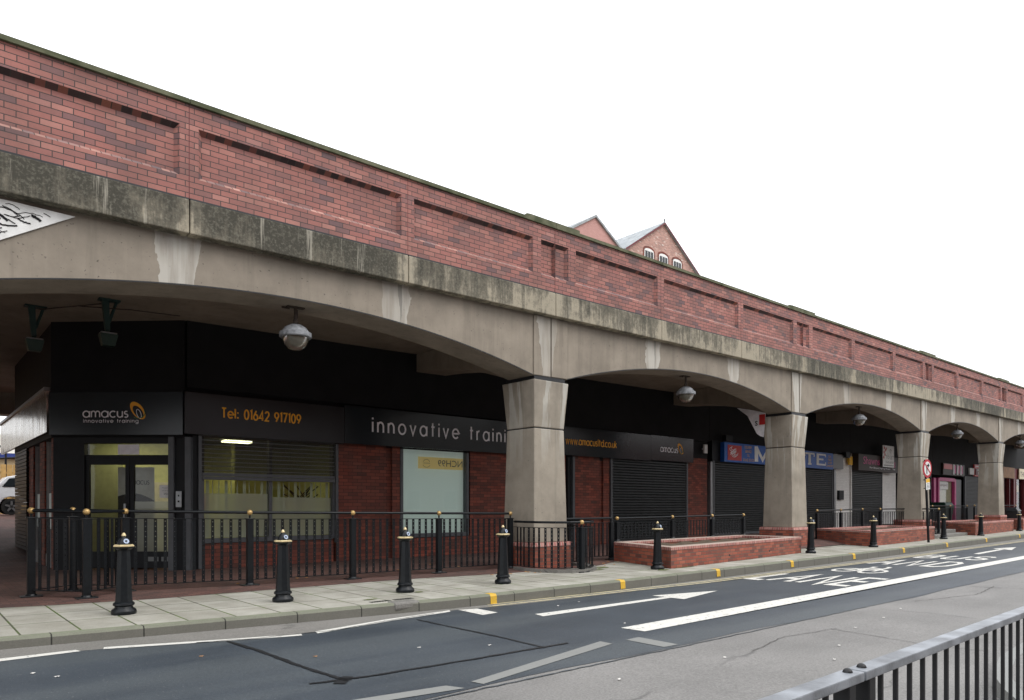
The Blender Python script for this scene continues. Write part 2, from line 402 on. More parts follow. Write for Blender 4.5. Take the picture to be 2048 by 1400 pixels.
# ------------------------------------------------------------------ mesh helpers
BASE = {}
def zs(x): return SH * (x - 11.5)
class MB:
    def __init__(s): s.v = []; s.f = []
    def quad(s, *p):
        i = len(s.v); s.v += [tuple(q) for q in p]; s.f.append(tuple(range(i, i + len(p)))); return s
    def box(s, x0, x1, y0, y1, z0, z1):
        i = len(s.v)
        s.v += [(x0, y0, z0), (x1, y0, z0), (x1, y1, z0), (x0, y1, z0), (x0, y0, z1), (x1, y0, z1), (x1, y1, z1), (x0, y1, z1)]
        for q in ((3, 2, 1, 0), (4, 5, 6, 7), (0, 1, 5, 4), (1, 2, 6, 5), (2, 3, 7, 6), (3, 0, 4, 7)): s.f.append(tuple(i + j for j in q))
        return s
    def frustum(s, cx, cy, z0, z1, a, b):      # square, half widths a below and b above
        return s.prism2([(cx - a, cy - a), (cx + a, cy - a), (cx + a, cy + a), (cx - a, cy + a)], z0,
                        [(cx - b, cy - b), (cx + b, cy - b), (cx + b, cy + b), (cx - b, cy + b)], z1)
    def prism2(s, p, z0, q, z1):
        i = len(s.v); n = len(p)
        s.v += [(x, y, z0) for x, y in p] + [(x, y, z1) for x, y in q]
        s.f.append(tuple(i + j for j in reversed(range(n)))); s.f.append(tuple(i + n + j for j in range(n)))
        for j in range(n): s.f.append((i + j, i + (j + 1) % n, i + n + (j + 1) % n, i + n + j))
        return s
    def prism(s, p, z0, z1): return s.prism2(p, z0, p, z1)
    def tube(s, a, b, r, r2=None, n=10):
        a = Vector(a); b = Vector(b); r2 = r if r2 is None else r2
        d = (b - a).normalized(); u = d.orthogonal().normalized(); w_ = d.cross(u); i = len(s.v)
        for p, q in ((a, r), (b, r2)):
            for j in range(n):
                t = 2 * math.pi * j / n; s.v.append(tuple(p + u * math.cos(t) * q + w_ * math.sin(t) * q))
        for j in range(n): s.f.append((i + j, i + (j + 1) % n, i + n + (j + 1) % n, i + n + j))
        s.f.append(tuple(i + j for j in reversed(range(n)))); s.f.append(tuple(i + n + j for j in range(n)))
        return s
    def path(s, pts, r, n=8):
        for a, b in zip(pts, pts[1:]): s.tube(a, b, r, n=n)
        return s
    def lathe(s, prof, c=(0, 0), n=16):
        i = len(s.v); m = len(prof)
        for r, z in prof:
            for j in range(n):
                t = 2 * math.pi * (j + .5) / n; s.v.append((c[0] + r * math.cos(t), c[1] + r * math.sin(t), z))
        for a in range(m - 1):
            for j in range(n): s.f.append((i + a * n + j, i + a * n + (j + 1) % n, i + (a + 1) * n + (j + 1) % n, i + (a + 1) * n + j))
        s.f.append(tuple(i + j for j in reversed(range(n)))); s.f.append(tuple(i + (m - 1) * n + j for j in range(n)))
        return s
    def ball(s, c, r, n=14):
        pr = [(max(.0005, r * math.sin(math.pi * a / 8)), c[2] - r * math.cos(math.pi * a / 8)) for a in range(9)]
        return s.lathe(pr, (c[0], c[1]), n)
    def build(s, name, m, parent=None, loc=None, shear=False, smooth=False, bevel=0, uv=None):
        base = BASE.get(parent.name, (0, 0, 0)) if parent else (loc or (0, 0, 0))
        vs = [(x - base[0], y - base[1], (z + zs(x) if shear else z) - base[2]) for x, y, z in s.v]
        me = bpy.data.meshes.new(name); me.from_pydata(vs, [], s.f)
        me.materials.append(M[m] if isinstance(m, str) else m)
        if uv:
            l = me.uv_layers.new(name='UVMap')
            for lp in me.loops: l.data[lp.index].uv = uv[lp.vertex_index]
        if smooth:
            for p in me.polygons: p.use_smooth = True
            try: me.set_sharp_from_angle(angle=R(40))
            except Exception: pass
        me.update()
        o = bpy.data.objects.new(name, me); COL.objects.link(o)
        if parent: o.parent = parent
        else: o.location = base
        BASE[o.name] = base
        if bevel:
            b = o.modifiers.new('bevel', 'BEVEL'); b.width = bevel; b.segments = 2; b.limit_method = 'ANGLE'
        return o
def tag(o, label, cat, group=None):
    o['label'] = label; o['category'] = cat
    if group: o['group'] = group
    return o
def thing(name, label, cat, loc, group=None):
    o = bpy.data.objects.new(name, None); COL.objects.link(o); o.location = loc; o.empty_display_size = .2
    BASE[o.name] = tuple(loc); return tag(o, label, cat, group)
def struct(o, kind='structure'): o['kind'] = kind; return o
def dup(root, loc, label, rz=None):
    r = root.copy(); COL.objects.link(r); r.location = loc; r['label'] = label
    if rz is not None: r.rotation_euler.z = rz
    def kids(a, b):
        for ch in list(a.children):
            c_ = ch.copy(); COL.objects.link(c_); c_.parent = b; kids(ch, c_)
    kids(root, r); return r

# ------------------------------------------------------------------ lettering
def arc(cx, cy, rx, ry, a0, a1, n=14):
    return [(cx + rx * math.cos(R(a0 + (a1 - a0) * i / n)), cy + ry * math.sin(R(a0 + (a1 - a0) * i / n))) for i in range(n + 1)]
C_ = arc(.5, .5, .5, .5, 0, 360, 22)
G = {  # x-height 1, capitals 1.45
 'a': (1, [C_, [(1, 0), (1, 1)]]), 'o': (1, [C_]), 'c': (.88, [arc(.5, .5, .5, .5, 48, 312)]),
 'e': (1, [[(0, .5), (1, .5)] + arc(.5, .5, .5, .5, 0, 318)]), 'd': (1, [C_, [(1, 0), (1, 1.45)]]),
 'g': (1, [C_, [(1, 1), (1, -.05)] + arc(.5, -.05, .5, .42, 0, -150, 10)]), 'i': (0, [[(0, 0), (0, 1)], [(0, 1.24), (0, 1.42)]]),
 'l': (.08, [[(.04, 0), (.04, 1.45)]]), 'k': (.62, [[(0, 0), (0, 1.45)], [(.58, 1), (.04, .45)], [(.2, .58), (.64, 0)]]),
 'm': (1.3, [[(0, 0), (0, 1)], arc(.325, .62, .325, .38, 180, 0, 10) + [(.65, 0)], arc(.975, .62, .325, .38, 180, 0, 10) + [(1.3, 0)]]),
 'n': (.78, [[(0, 0), (0, 1)], arc(.39, .58, .39, .42, 180, 0, 12) + [(.78, 0)]]),
 'u': (.78, [[(0, 1)] + arc(.39, .42, .39, .42, 180, 360, 12) + [(.78, 1)], [(.78, .5), (.78, 0)]]),
 'r': (.42, [[(0, 0), (0, 1)], arc(.39, .58, .39, .42, 180, 85, 8)]),
 's': (.56, [arc(.29, .74, .25, .25, 40, 250, 10) + arc(.27, .25, .27, .26, 80, -140, 10)]),
 't': (.5, [[(.22, 0), (.22, 1.4)], [(0, 1), (.5, 1)]]), 'v': (.8, [[(0, 1), (.4, 0), (.8, 1)]]),
 'w': (1.2, [[(0, 1), (.3, 0), (.6, 1), (.9, 0), (1.2, 1)]]), '.': (.05, [[(.02, 0), (.02, .22)]]), ':': (.22, [[(.12, 0), (.12, .22)], [(.12, .76), (.12, .98)]]),
 'T': (.8, [[(.4, 0), (.4, 1.45)], [(0, 1.45), (.8, 1.45)]]),
 '0': (.8, [arc(.4, .72, .4, .72, 0, 360, 22)]), '1': (.3, [[(0, 1.3), (.26, 1.45), (.26, 0)]]),
 '2': (.76, [arc(.38, 1.05, .36, .4, 170, -40, 12) + [(0, 0), (.78, 0)]]), '4': (.85, [[(.85, .36), (0, .36), (.62, 1.45), (.62, 0)]]),
 '6': (.8, [arc(.4, .44, .4, .44, 0, 360, 20), [(.06, .62), (.52, 1.45)]]), '9': (.8, [arc(.4, 1.0, .4, .44, 0, 360, 20), [(.74, .82), (.28, 0)]]),
 '7': (.74, [[(0, 1.45), (.74, 1.45), (.24, 0)]]), ' ': (.5, [])}
def ribbon(mb, pts, wd, mp, d=0.0, th=.004):
    n = len(pts); closed = math.dist(pts[0], pts[-1]) < 1e-6
    Ls, Rs = [], []
    for i in range(n):
        p = Vector(pts[i]); a = Vector(pts[i - 1]) if i else (Vector(pts[-2]) if closed else None)
        b = Vector(pts[i + 1]) if i < n - 1 else (Vector(pts[1]) if closed else None)
        d1 = (p - a).normalized() if a is not None else None
        d2 = (b - p).normalized() if b is not None else None
        if d1 is None: d1 = d2
        if d2 is None: d2 = d1
        t = d1 + d2
        t = t.normalized() if t.length > 1e-4 else d1
        nn = Vector((-t.y, t.x)); cs = max(.45, nn.dot(Vector((-d1.y, d1.x))))
        o = nn * (wd / 2 / cs); Ls.append(p + o); Rs.append(p - o)
    for i in range(n - 1):
        q = [Ls[i], Rs[i], Rs[i + 1], Ls[i + 1]]
        mb.quad(*[mp(v.x, v.y, d + th) for v in q])
        for a, b in ((q[0], q[3]), (q[1], q[2])):
            mb.quad(mp(a.x, a.y, d), mp(b.x, b.y, d), mp(b.x, b.y, d + th), mp(a.x, a.y, d + th))
def write(mb, text, mp, s0, t0, size, wd, gap=.26, width=None, d=0.0, th=.004):
    tot = sum(G[ch][0] + gap for ch in text) - gap
    if width: size_x = width / tot
    else: size_x = size
    x = s0; j = 0
    for ch in text:
        adv, st = G[ch]
        for pl in st:
            j += 1
            ribbon(mb, [(x + px_ * size_x, t0 + py_ * size) for px_, py_ in pl], wd, mp, d + .0004 * (j % 5), th)
        x += (adv + gap) * size_x
def write_words(par, mat_, text, mp, s0, t0, size, wd, gap, width, d=0.0):      # one part for each word
    ux = width / (sum(G[ch][0] + gap for ch in text) - gap); x = s0
    for wrd in text.split(' '):
        L = sum(G[ch][0] + gap for ch in wrd) - gap
        m = MB(); write(m, wrd, mp, x, t0, size, wd, gap=gap, width=L * ux, d=d); m.build('lettering', mat_, par)
        x += (L + gap + G[' '][0] + gap) * ux
def text_mesh(mb, text, mp, s0, t0, width, height, th=.004, mirror=False, bold=.0):
    cu = bpy.data.curves.new('t', 'FONT'); cu.body = text; cu.size = 1; cu.offset = bold; cu.resolution_u = 3
    ob = bpy.data.objects.new('t', cu); COL.objects.link(ob)
    dg = bpy.context.evaluated_depsgraph_get(); me = bpy.data.meshes.new_from_object(ob.evaluated_get(dg))
    xs = [v.co.x for v in me.vertices]; ys = [v.co.y for v in me.vertices]
    x0, x1, y0, y1 = min(xs), max(xs), min(ys), max(ys); i = len(mb.v)
    for v in me.vertices:
        a = (v.co.x - x0) / (x1 - x0); a = 1 - a if mirror else a
        mb.v.append(mp(s0 + a * width, t0 + (v.co.y - y0) / (y1 - y0) * height, th))
    for p in me.polygons: mb.f.append(tuple(i + q for q in p.vertices))
    bpy.data.objects.remove(ob); bpy.data.curves.remove(cu); bpy.data.meshes.remove(me)
def mpY(Y):          # board facing -Y
    return lambda s, t, d: (s, Y - d, t)
def mpDir(p, q, off=0.0):   # board along p->q in plan; s in metres from p, outward = right of direction
    dx, dy = q[0] - p[0], q[1] - p[1]; L = math.hypot(dx, dy); dx, dy = dx / L, dy / L
    nx, ny = dy, -dx
    return lambda s, t, d: (p[0] + dx * s + nx * (d + off), p[1] + dy * s + ny * (d + off), t)
def slab_on(mb, mp, s0, s1, t0, t1, d0, d1):      # box on a mapped plane
    i = len(mb.v)
    mb.v += [mp(*q) for q in ((s0, t0, d0), (s1, t0, d0), (s1, t1, d0), (s0, t1, d0), (s0, t0, d1), (s1, t0, d1), (s1, t1, d1), (s0, t1, d1))]
    for q in ((3, 2, 1, 0), (4, 5, 6, 7), (0, 1, 5, 4), (1, 2, 6, 5), (2, 3, 7, 6), (3, 0, 4, 7)): mb.f.append(tuple(i + j for j in q))

# ------------------------------------------------------------------ ground levels
def interp(P, x):
    if x <= P[0][0]: return P[0][1]
    for (a, b), (c_, d) in zip(P, P[1:]):
        if x <= c_: return b + (d - b) * (x - a) / (c_ - a)
    return P[-1][1]
ZR = [(-60, -.12), (1, -.12), (6.7, -.16), (13.8, -.2), (43, -.24), (120, -.26)]
KY = [(-60, 16), (-15, 11.3), (.85, 9.62), (3.6, 9.31), (6.7, 9.02), (10, 8.97), (13.8, 9.05), (20, 9.18), (43.7, 9.75), (120, 12)]
YB = [(-60, 18), (-15, 14), (1.1, 12.33), (2.7, 11.92), (7.4, 11.82), (9.6, 11.40), (12.5, 11.2), (14, 11.9), (21, 11.2), (120, 13.4)]
def zr(x): return interp(ZR, x)
def ky(x): return interp(KY, x)
def yb(x): return interp(YB, x)
def sm(t): t = max(0, min(1, t)); return t * t * (3 - 2 * t)
def fl(x, y=20):     # arcade floor
    a = max(0, min(.33, (x - 14) * .011)) * sm((y - 10.9) / 1.6)
    return .004 + a + max(0, min(1.03, (y - 22) * .072)) * (1 if y > 22 else 0)
def grid(xs, rows, zf):
    mb = MB(); nr = len(rows(xs[0]))
    for x in xs:
        for y in rows(x): mb.v.append((x, y, zf(x, y)))
    for i in range(len(xs) - 1):
        for j in range(nr - 1):
            a = i * nr + j; mb.f.append((a, a + nr, a + nr + 1, a + 1))
    return mb
XS = [x * 1.0 for x in range(-60, 121)]
struct(MB().quad((-400, -400, -.6), (500, -400, -.6), (500, 500, -.6), (-400, 500, -.6)).build('ground', 'ground'))
struct(grid(XS, lambda x: [-30, -10, 0, 3, 6, ky(x) - .14], lambda x, y: zr(x)).build('road', 'old_asphalt'))
UP = [(-60, 15), (-15, 10.6), (.8, 8.86), (1.7, 8.82), (3.0, 8.42), (3.75, 8.26), (4.1, 8.30), (6.4, 8.72), (7.5, 8.56), (13, 8.5), (21.6, 8.42), (39.5, 8.76), (120, 11)]
XS2 = [x * .5 for x in range(-60, 200)]
struct(grid(XS2, lambda x: [4.78 + .0 * x + .03 * math.sin(x * 1.7) + .06 * math.sin(x * .31), 6, 7.5, interp(UP, x)], lambda x, y: zr(x) + .004).build('bus_lane', 'new_asphalt'))
struct(grid(XS2, lambda x: [interp(UP, x) + .012, ky(x) - .15], lambda x, y: zr(x) + .004).build('gutter', 'gutter'))
XP = [x * .5 for x in range(-80, 220)]
pv = grid(XP, lambda x: [ky(x), ky(x) + .87, ky(x) + 1.74, max(yb(x), ky(x) + 1.8) + .3], lambda x, y: 0)
struct(pv.build('pavement', 'slabs', uv=[(x + .12, y - ky(x)) for x, y, z in pv.v]))
fv = grid(XS, lambda x: [yb(x), yb(x) + .4, yb(x) + .8, yb(x) + 1.2, yb(x) + 1.8, 16, 20, 22, 24, 28, 32, 36.3, 60, 160], fl)
struct(fv.build('arcade_floor', 'blocks'))
kb = MB()
for i in range(len(XP) - 1):
    for a, b in (((0, 0), (-.125, 0)), ((-.125, 0), (-.15, -.03)), ((-.15, -.03), (-.16, -.6))):
        p = []
        for x, q in ((XP[i], a), (XP[i], b), (XP[i + 1], b), (XP[i + 1], a)): p.append((x, ky(x) + q[0], .003 + q[1]))
        kb.quad(*p)
struct(kb.build('kerb', 'kerb', uv=[(x + .55, y) for x, y, z in kb.v]))
# near pavement under the camera
npv = [(-60, 1.15), (5.9, 1.2), (6.7, 1.62), (7.3, 1.86), (8.2, 2.02), (9.1, 2.05), (120, 2.6)]
XN = [-60, -20, -5, 0, 3, 5, 5.9, 6.3, 6.7, 7.0, 7.3, 7.7, 8.2, 8.6, 9.1, 12, 20, 40, 120]
npm = grid(XN, lambda x: [-9, interp(npv, x) - .13], lambda x, y: -.02)
struct(npm.build('near_pavement', 'old_asphalt'))
nk = MB()
for a, b in zip(XN, XN[1:]):
    for (o1, z1), (o2, z2) in (((-.13, -.018), (0, -.018)), ((0, -.018), (.005, -.5))):
        nk.quad((a, interp(npv, a) + o1, z1), (a, interp(npv, a) + o2, z2), (b, interp(npv, b) + o2, z2), (b, interp(npv, b) + o1, z1))
struct(nk.build('near_kerb', 'faded_paint'))

# ------------------------------------------------------------------ road markings
def mark(name, polys, m, d=.009, lab=None):
    mb = MB()
    for p in polys: mb.quad(*[(x, y, zr(x) + d) for x, y in p])
    return struct(mb.build(name, m))
def strip(pts, wd):
    out = []
    for (a, b), (c_, d) in zip(pts, pts[1:]):
        L = math.hypot(c_ - a, d - b); nx, ny = -(d - b) / L * wd / 2, (c_ - a) / L * wd / 2
        out.append([(a - nx, b - ny), (c_ - nx, d - ny), (c_ + nx, d + ny), (a + nx, b + ny)])
    return out
mark('bus_lane_line', [[(7.19, 6.01), (7.22, 5.64), (26.2, 5.86), (28.6, 6.24)], [(26.2, 5.865), (90, 6.6), (90, 6.97), (28.6, 6.24)]], 'white_paint')
mark('edge_line_dash', [[(-.7, 8.96), (-.7, 8.82), (.77, 8.74), (1.49, 8.79), (1.46, 8.91), (.79, 8.89)], [(1.70, 8.76), (3.0, 8.36), (3.73, 8.15), (3.77, 8.27), (3.01, 8.47), (1.73, 8.88)],
                        [(3.94, 8.17), (5.2, 8.44), (6.3, 8.6), (6.38, 8.73), (5.16, 8.58), (3.97, 8.31)], [(-3.4, 9.3), (-3.4, 9.17), (-1.4, 8.98), (-1.4, 9.1)]], 'white_paint')
mark('lane_start_bar', [[(6.51, 8.68), (6.48, 8.04), (6.80, 8.08), (6.82, 8.60)]], 'white_paint')
yl = [(7.12, 8.66), (9.1, 8.60), (12.97, 8.47), (21.66, 8.45), (39.5, 8.74), (90, 10.3)]
mark('yellow_line', strip([(x, y + .02) for x, y in yl], .07), 'yellow_paint')
mark('yellow_line', strip([(x + .1, y + .19) for x, y in yl], .07), 'yellow_paint')
mark('direction_arrow', [[(7.08, 7.38), (10.3, 7.46), (10.3, 7.60), (7.13, 7.61)], [(10.31, 7.20), (11.88, 7.53), (10.28, 7.87)]], 'white_paint')
mark('direction_arrow', [[(27.76, 7.46), (32.0, 7.66), (32.0, 7.84), (27.9, 7.66)], [(31.3, 7.36), (33.7, 7.76), (31.9, 8.12)]], 'white_paint')
mark('faded_lane_dash', [[(3.91, 5.02), (3.94, 4.88), (6.27, 5.37), (6.27, 5.56)], [(2.0, 5.27), (2.0, 5.10), (3.73, 4.87), (3.65, 5.05)]], 'faded_paint')
mark('faded_bar', [[(6.58, 5.42), (6.57, 4.86), (6.83, 4.85), (6.84, 5.44)]], 'faded_paint')
tp = strip([(2.9, 8.36), (2.97, 7.6), (3.0, 6.6), (3.06, 5.75)], .06) + strip([(2.75, 5.88), (3.3, 5.79), (4.5, 5.75), (5.9, 5.73)], .045) + strip([(5.5, 5.70), (5.53, 6.6), (5.5, 7.6), (5.5, 8.3)], .04) + strip([(3.6, 8.22), (4.2, 8.24), (5.3, 8.5), (6.0, 8.6)], .022)
def jag(pts, wd, seed, amp=.02, step=.12):
    q = random.Random(seed); out = []
    for (a, b), (c_, d) in zip(pts, pts[1:]):
        n = max(1, int(math.hypot(c_ - a, d - b) / step))
        for i in range(n): out.append((a + (c_ - a) * i / n + q.uniform(-amp, amp), b + (d - b) * i / n + q.uniform(-amp, amp)))
    out.append(pts[-1]); res = []
    for p in strip(out, wd):
        k_ = q.uniform(.5, 1.4); m0 = ((p[0][0] + p[3][0]) / 2, (p[0][1] + p[3][1]) / 2); m1 = ((p[1][0] + p[2][0]) / 2, (p[1][1] + p[2][1]) / 2)
        res.append([(m0[0] + (p[0][0] - m0[0]) * k_, m0[1] + (p[0][1] - m0[1]) * k_), p[1], p[2], (m0[0] + (p[3][0] - m0[0]) * k_, m0[1] + (p[3][1] - m0[1]) * k_)])
    return res
tp = jag([(2.9, 8.36), (2.97, 7.6), (3.0, 6.6), (3.06, 5.75)], .05, 1, .007) + jag([(2.75, 5.88), (3.3, 5.79), (4.5, 5.75), (5.9, 5.73)], .04, 2, .007) + jag([(5.5, 5.70), (5.53, 6.6), (5.5, 7.6), (5.5, 8.3)], .03, 3, .006) + jag([(2.6, 8.5), (3.2, 8.32), (4.2, 8.24), (5.3, 8.5), (6.0, 8.6)], .018, 4, .012) + jag([(2.95, 5.7), (3.15, 5.9)], .1, 5)
mark('asphalt_crack', jag([(9.3, 4.2), (9.2, 3.6), (9.05, 2.9), (9.2, 2.4)], .012, 6, .014, .1) + jag([(11.7, 4.5), (11.9, 3.9), (11.8, 3.2)], .012, 7, .014, .1) + jag([(7.2, 4.1), (8.2, 4.3), (9.4, 4.15)], .010, 8, .014, .1) + jag([(13.2, 4.5), (15.2, 4.1), (17, 4.3)], .012, 9, .018, .12), 'crack', .007)
mark('lane_edge', jag([(-2, 4.74), (4, 4.77), (9, 4.76), (16, 4.75), (30, 4.73)], .025, 10, .012, .12), 'new_asphalt', .007)
mark('tar_repair_seam', tp, 'tar', .012)
# road lettering: reads along +X, left to right is -Y
def road_word(name, glyphs):
    mb = MB()
    for x0, x1, y0, y1, st in glyphs:      # y0 = left side (larger Y)
        for j, pl in enumerate(st):
            pts = [((x0 + t * (x1 - x0)) / 2.3, y0 + s * (y1 - y0)) for s, t in pl]      # stroke stretched along the road like the letters
            ribbon(mb, pts, .125, lambda s, t, d: (s * 2.3, t, zr(s * 2.3) + .009 + d), .0005 * j, .002)
    return struct(mb.build(name, 'white_paint'))
LL = [[(0, 1), (0, 0), (1, 0)]]
LA = [[(0, 0), (.5, 1), (1, 0)], [(.2, .38), (.8, .38)]]
LN = [[(0, 0), (0, 1), (1, 0), (1, 1)]]
LE = [[(1, 1), (0, 1), (0, 0), (1, 0)], [(0, .52), (.85, .52)]]
LD = [[(0, 0), (0, 1), (.6, 1), (.95, .8), (1, .5), (.95, .2), (.6, 0), (0, 0)]]
LB = [[(0, 0), (0, 1), (.6, 1), (.9, .9), (.9, .62), (.6, .52), (0, .52)], [(.6, .52), (1, .4), (1, .1), (.65, 0), (0, 0)]]
LU = [[(0, 1), (0, .2), (.25, 0), (.75, 0), (1, .2), (1, 1)]]
LS = [[(1, .82), (.75, 1), (.25, 1), (0, .85), (0, .65), (.25, .54), (.75, .46), (1, .35), (1, .15), (.75, 0), (.25, 0), (0, .18)]]
road_word('lane_lettering', [(14.45, 16.2, 8.36, 8.04, LL), (14.5, 16.45, 7.95, 7.50, LA), (14.55, 16.55, 7.28, 6.86, LN), (14.65, 16.65, 6.64, 6.24, LE)])
road_word('and_lettering', [(20.85, 22.9, 8.35, 7.90, LA), (20.95, 23.1, 7.68, 7.30, LN), (21.1, 23.25, 7.0, 6.55, LD)])
road_word('bus_lettering', [(24.4, 26.1, 8.34, 7.92, LB), (24.5, 26.2, 7.65, 7.22, LU), (24.7, 26.5, 7.02, 6.62, LS)])
cy = [arc(.22, .25, .22, .22, 0, 360, 16), arc(.78, .25, .22, .22, 0, 360, 16), [(.22, .25), (.4, .62), (.68, .62), (.47, .25), (.22, .25)], [(.47, .25), (.38, .8), (.3, .8)], [(.78, .25), (.66, .85), (.55, .9)]]
mb = MB()
for j, pl in enumerate(cy):
    ribbon(mb, [((17.75 + t * 2.45) / 2.0, 8.12 - s * 1.15) for s, t in pl], .085, lambda s, t, d: (s * 2, t, zr(s * 2) + .009 + d), .0005 * j, .002)
struct(mb.build('cycle_symbol', 'white_paint'))
mk = MB()
for x in (7.3, 10.55, 14.0, 17.6, 21.6, 25.8, 30.5, 36, 42, 49, 57):
    a, b = x, x + .11 + x * .003
    mk.quad((a, ky(a) + .0, .006), (a, ky(a) - .127, .006), (b, ky(b) - .127, .006), (b, ky(b) + .0, .006))
    mk.quad((a, ky(a) - .127, .006), (a, ky(a) - .154, -.028), (b, ky(b) - .154, -.028), (b, ky(b) - .127, .006))
    mk.quad((a, ky(a) - .154, -.028), (a, ky(a) - .163, -.16), (b, ky(b) - .163, -.16), (b, ky(b) - .154, -.028))
struct(mk.build('kerb_loading_mark', 'kerb_yellow'))
dr = MB()
for i in range(16):
    x = 5.35 + i * .045 + (.05 if i > 7 else 0)
    dr.quad((x, 9.28, .004), (x + .025, 9.28, .004), (x + .03, 9.40, .004), (x + .005, 9.40, .004))
tag(dr.build('drain_grate', 'tar', loc=(0, 0, 0)), 'narrow slotted drain grate set into the pavement slabs by the broken kerbstone', 'drain')
mb = MB()
mb.box(5.55, 6.0, ky(5.8) - .155, ky(5.8) + .12, -.1, .012)
tag(mb.build('patched_kerbstone', 'gutter', bevel=.03), 'pale broken patched kerbstone in front of the drain grate', 'kerbstone')

# ------------------------------------------------------------------ the viaduct
V = thing('viaduct', 'long red brick and concrete viaduct with segmental arches over the row of shops', 'viaduct', (11.5, 12.2, 0))
CX = [11.5 + 12.1 * i for i in range(-2, 6)]
YF, YB_ = 11.59, 11.95           # parapet faces
ZB0, ZB1 = 6.42, 7.89            # brick height at X = 11.5
PZ0, PZ1 = 6.75, 7.55
def sec_panels(i):               # i = 0,1,2 : section after a column; returns list of (xa, xb, left bevel, right bevel) offsets
    L = 12.1 / 3
    if i == 0: return [(0, .45, 0, 1), (.70, L - .14, 1, 1)]
    if i == 1: return [(.14, L - .14, 1, 1)]
    return [(.14, L - .70, 1, 1), (L - .45, L, 1, 0)]
L3 = 12.1 / 3
BV = .065
for ci, c0 in enumerate(CX[:-1]):
    for i in range(3):
        xa, xb = c0 + i * L3 + .006, c0 + (i + 1) * L3 - .006
        mb = MB(); sill = MB(); moul = MB()
        cur = xa
        for a, b, lb, rb in sec_panels(i):
            a += c0 + i * L3; b += c0 + i * L3
            a = max(a, xa); b = min(b, xb)
            if a > cur: mb.quad((cur, YF, ZB0), (a, YF, ZB0), (a, YF, ZB1), (cur, YF, ZB1))
            mb.quad((a, YF, ZB0), (b, YF, ZB0), (b, YF, PZ0), (a, YF, PZ0))
            mb.quad((a, YF, PZ1), (b, YF, PZ1), (b, YF, ZB1), (a, YF, ZB1))
            ia, ib, D = a + BV * lb, b - BV * rb, YF + .085
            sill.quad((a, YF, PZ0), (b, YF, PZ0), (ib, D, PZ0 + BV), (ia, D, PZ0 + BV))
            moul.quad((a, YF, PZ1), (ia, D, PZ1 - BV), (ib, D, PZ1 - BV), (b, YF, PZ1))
            if lb: mb.quad((a, YF, PZ0), (ia, D, PZ0 + BV), (ia, D, PZ1 - BV), (a, YF, PZ1))
            if rb: mb.quad((b, YF, PZ0), (b, YF, PZ1), (ib, D, PZ1 - BV), (ib, D, PZ0 + BV))
            n = max(1, int((ib - ia) / .5))
            for q in range(n):
                s0, s1 = ia + (ib - ia) * q / n, ia + (ib - ia) * (q + 1) / n
                mb.quad((s0, D, PZ0 + BV), (s1, D, PZ0 + BV), (s1, D, PZ1 - BV), (s0, D, PZ1 - BV))
            cur = b
        if xb > cur: mb.quad((cur, YF, ZB0), (xb, YF, ZB0), (xb, YF, ZB1), (cur, YF, ZB1))
        mb.quad((xa, YF, ZB0), (xa, YF, ZB1), (xa, YB_, ZB1), (xa, YB_, ZB0))
        mb.quad((xb, YF, ZB0), (xb, YB_, ZB0), (xb, YB_, ZB1), (xb, YF, ZB1))
        mb.quad((xb, YB_, ZB0), (xa, YB_, ZB0), (xa, YB_, ZB1), (xb, YB_, ZB1))
        sec = mb.build('parapet_section', 'parapet_brick', V, shear=True)
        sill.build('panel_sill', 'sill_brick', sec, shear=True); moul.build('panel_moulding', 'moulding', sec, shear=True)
        # stone coping, raised over the columns
        def cop(a, b, h):
            m = MB(); i0 = YF - .05
            m.prism2([(a, i0), (b, i0), (b, YB_ + .05), (a, YB_ + .05)], ZB1 + .003, [(a, i0), (b, i0), (b, YB_ + .05), (a, YB_ + .05)], ZB1 + h * .72)
            m.quad((a, i0, ZB1 + h * .72 + .001), (b, i0, ZB1 + h * .72 + .001), (b, i0 + .12, ZB1 + h), (a, i0 + .12, ZB1 + h))
            m.quad((a, i0 + .12, ZB1 + h), (b, i0 + .12, ZB1 + h), (b, YB_ + .05, ZB1 + h * .8), (a, YB_ + .05, ZB1 + h * .8))
            m.quad((a, i0, ZB1 + h * .72), (a, i0 + .12, ZB1 + h), (a, YB_ + .05, ZB1 + h * .8)); m.quad((b, i0, ZB1 + h * .72), (b, i0 + .12, ZB1 + h), (b, YB_ + .05, ZB1 + h * .8))
            return m
        m = MB(); parts = []
        if i == 0: parts = [(xa, xa + .78, .19), (xa + .78, xb, .10)]
        elif i == 1: parts = [(xa, xb, .10)]
        else: parts = [(xa, xb - .82, .10), (xb - .82, xb, .19)]
        for a, b, h in parts:
            q = cop(a, b, h); o = len(m.v); m.v += q.v; m.f += [tuple(o + t for t in f_) for f_ in q.f]
        m.build('coping', 'coping', sec, shear=True)
        # red mastic joint
        m = MB(); jd = .088 if i == 2 else .004; m.box(xb - .002, xb + .014, YF + .004, YF + .03, ZB0, PZ0); m.box(xb - .002, xb + .014, YF + jd, YF + jd + .02, PZ0, PZ1); m.box(xb - .002, xb + .014, YF + .004, YF + .03, PZ1, ZB1); m.build('expansion_joint', 'maroon', sec, shear=True)
        # fascia beam under the brickwork
        m = MB(); fa, fb_ = xa + .002, xb - .002
        m.box(fa, fb_, YF - .035, 11.9, 5.86, 6.395)
        m.build('fascia_beam', 'fascia', V, shear=True, bevel=.018)
        m = MB(); m.box(fa, fb_, YF - .02, 11.6, 6.395, 6.42); m.build('dark_joint', 'tar', V, shear=True)  # dark strip filling the gap between fascia and brickwork
    c1 = c0 + 12.1
    # arched edge beam, 0.86 m thick
    a, b = c0 + .008, c1 - .008
    xs = [a, c0 + .56] + [c0 + .56 + (12.1 - 1.12) * j / 26 for j in range(1, 26)] + [c1 - .56, b]
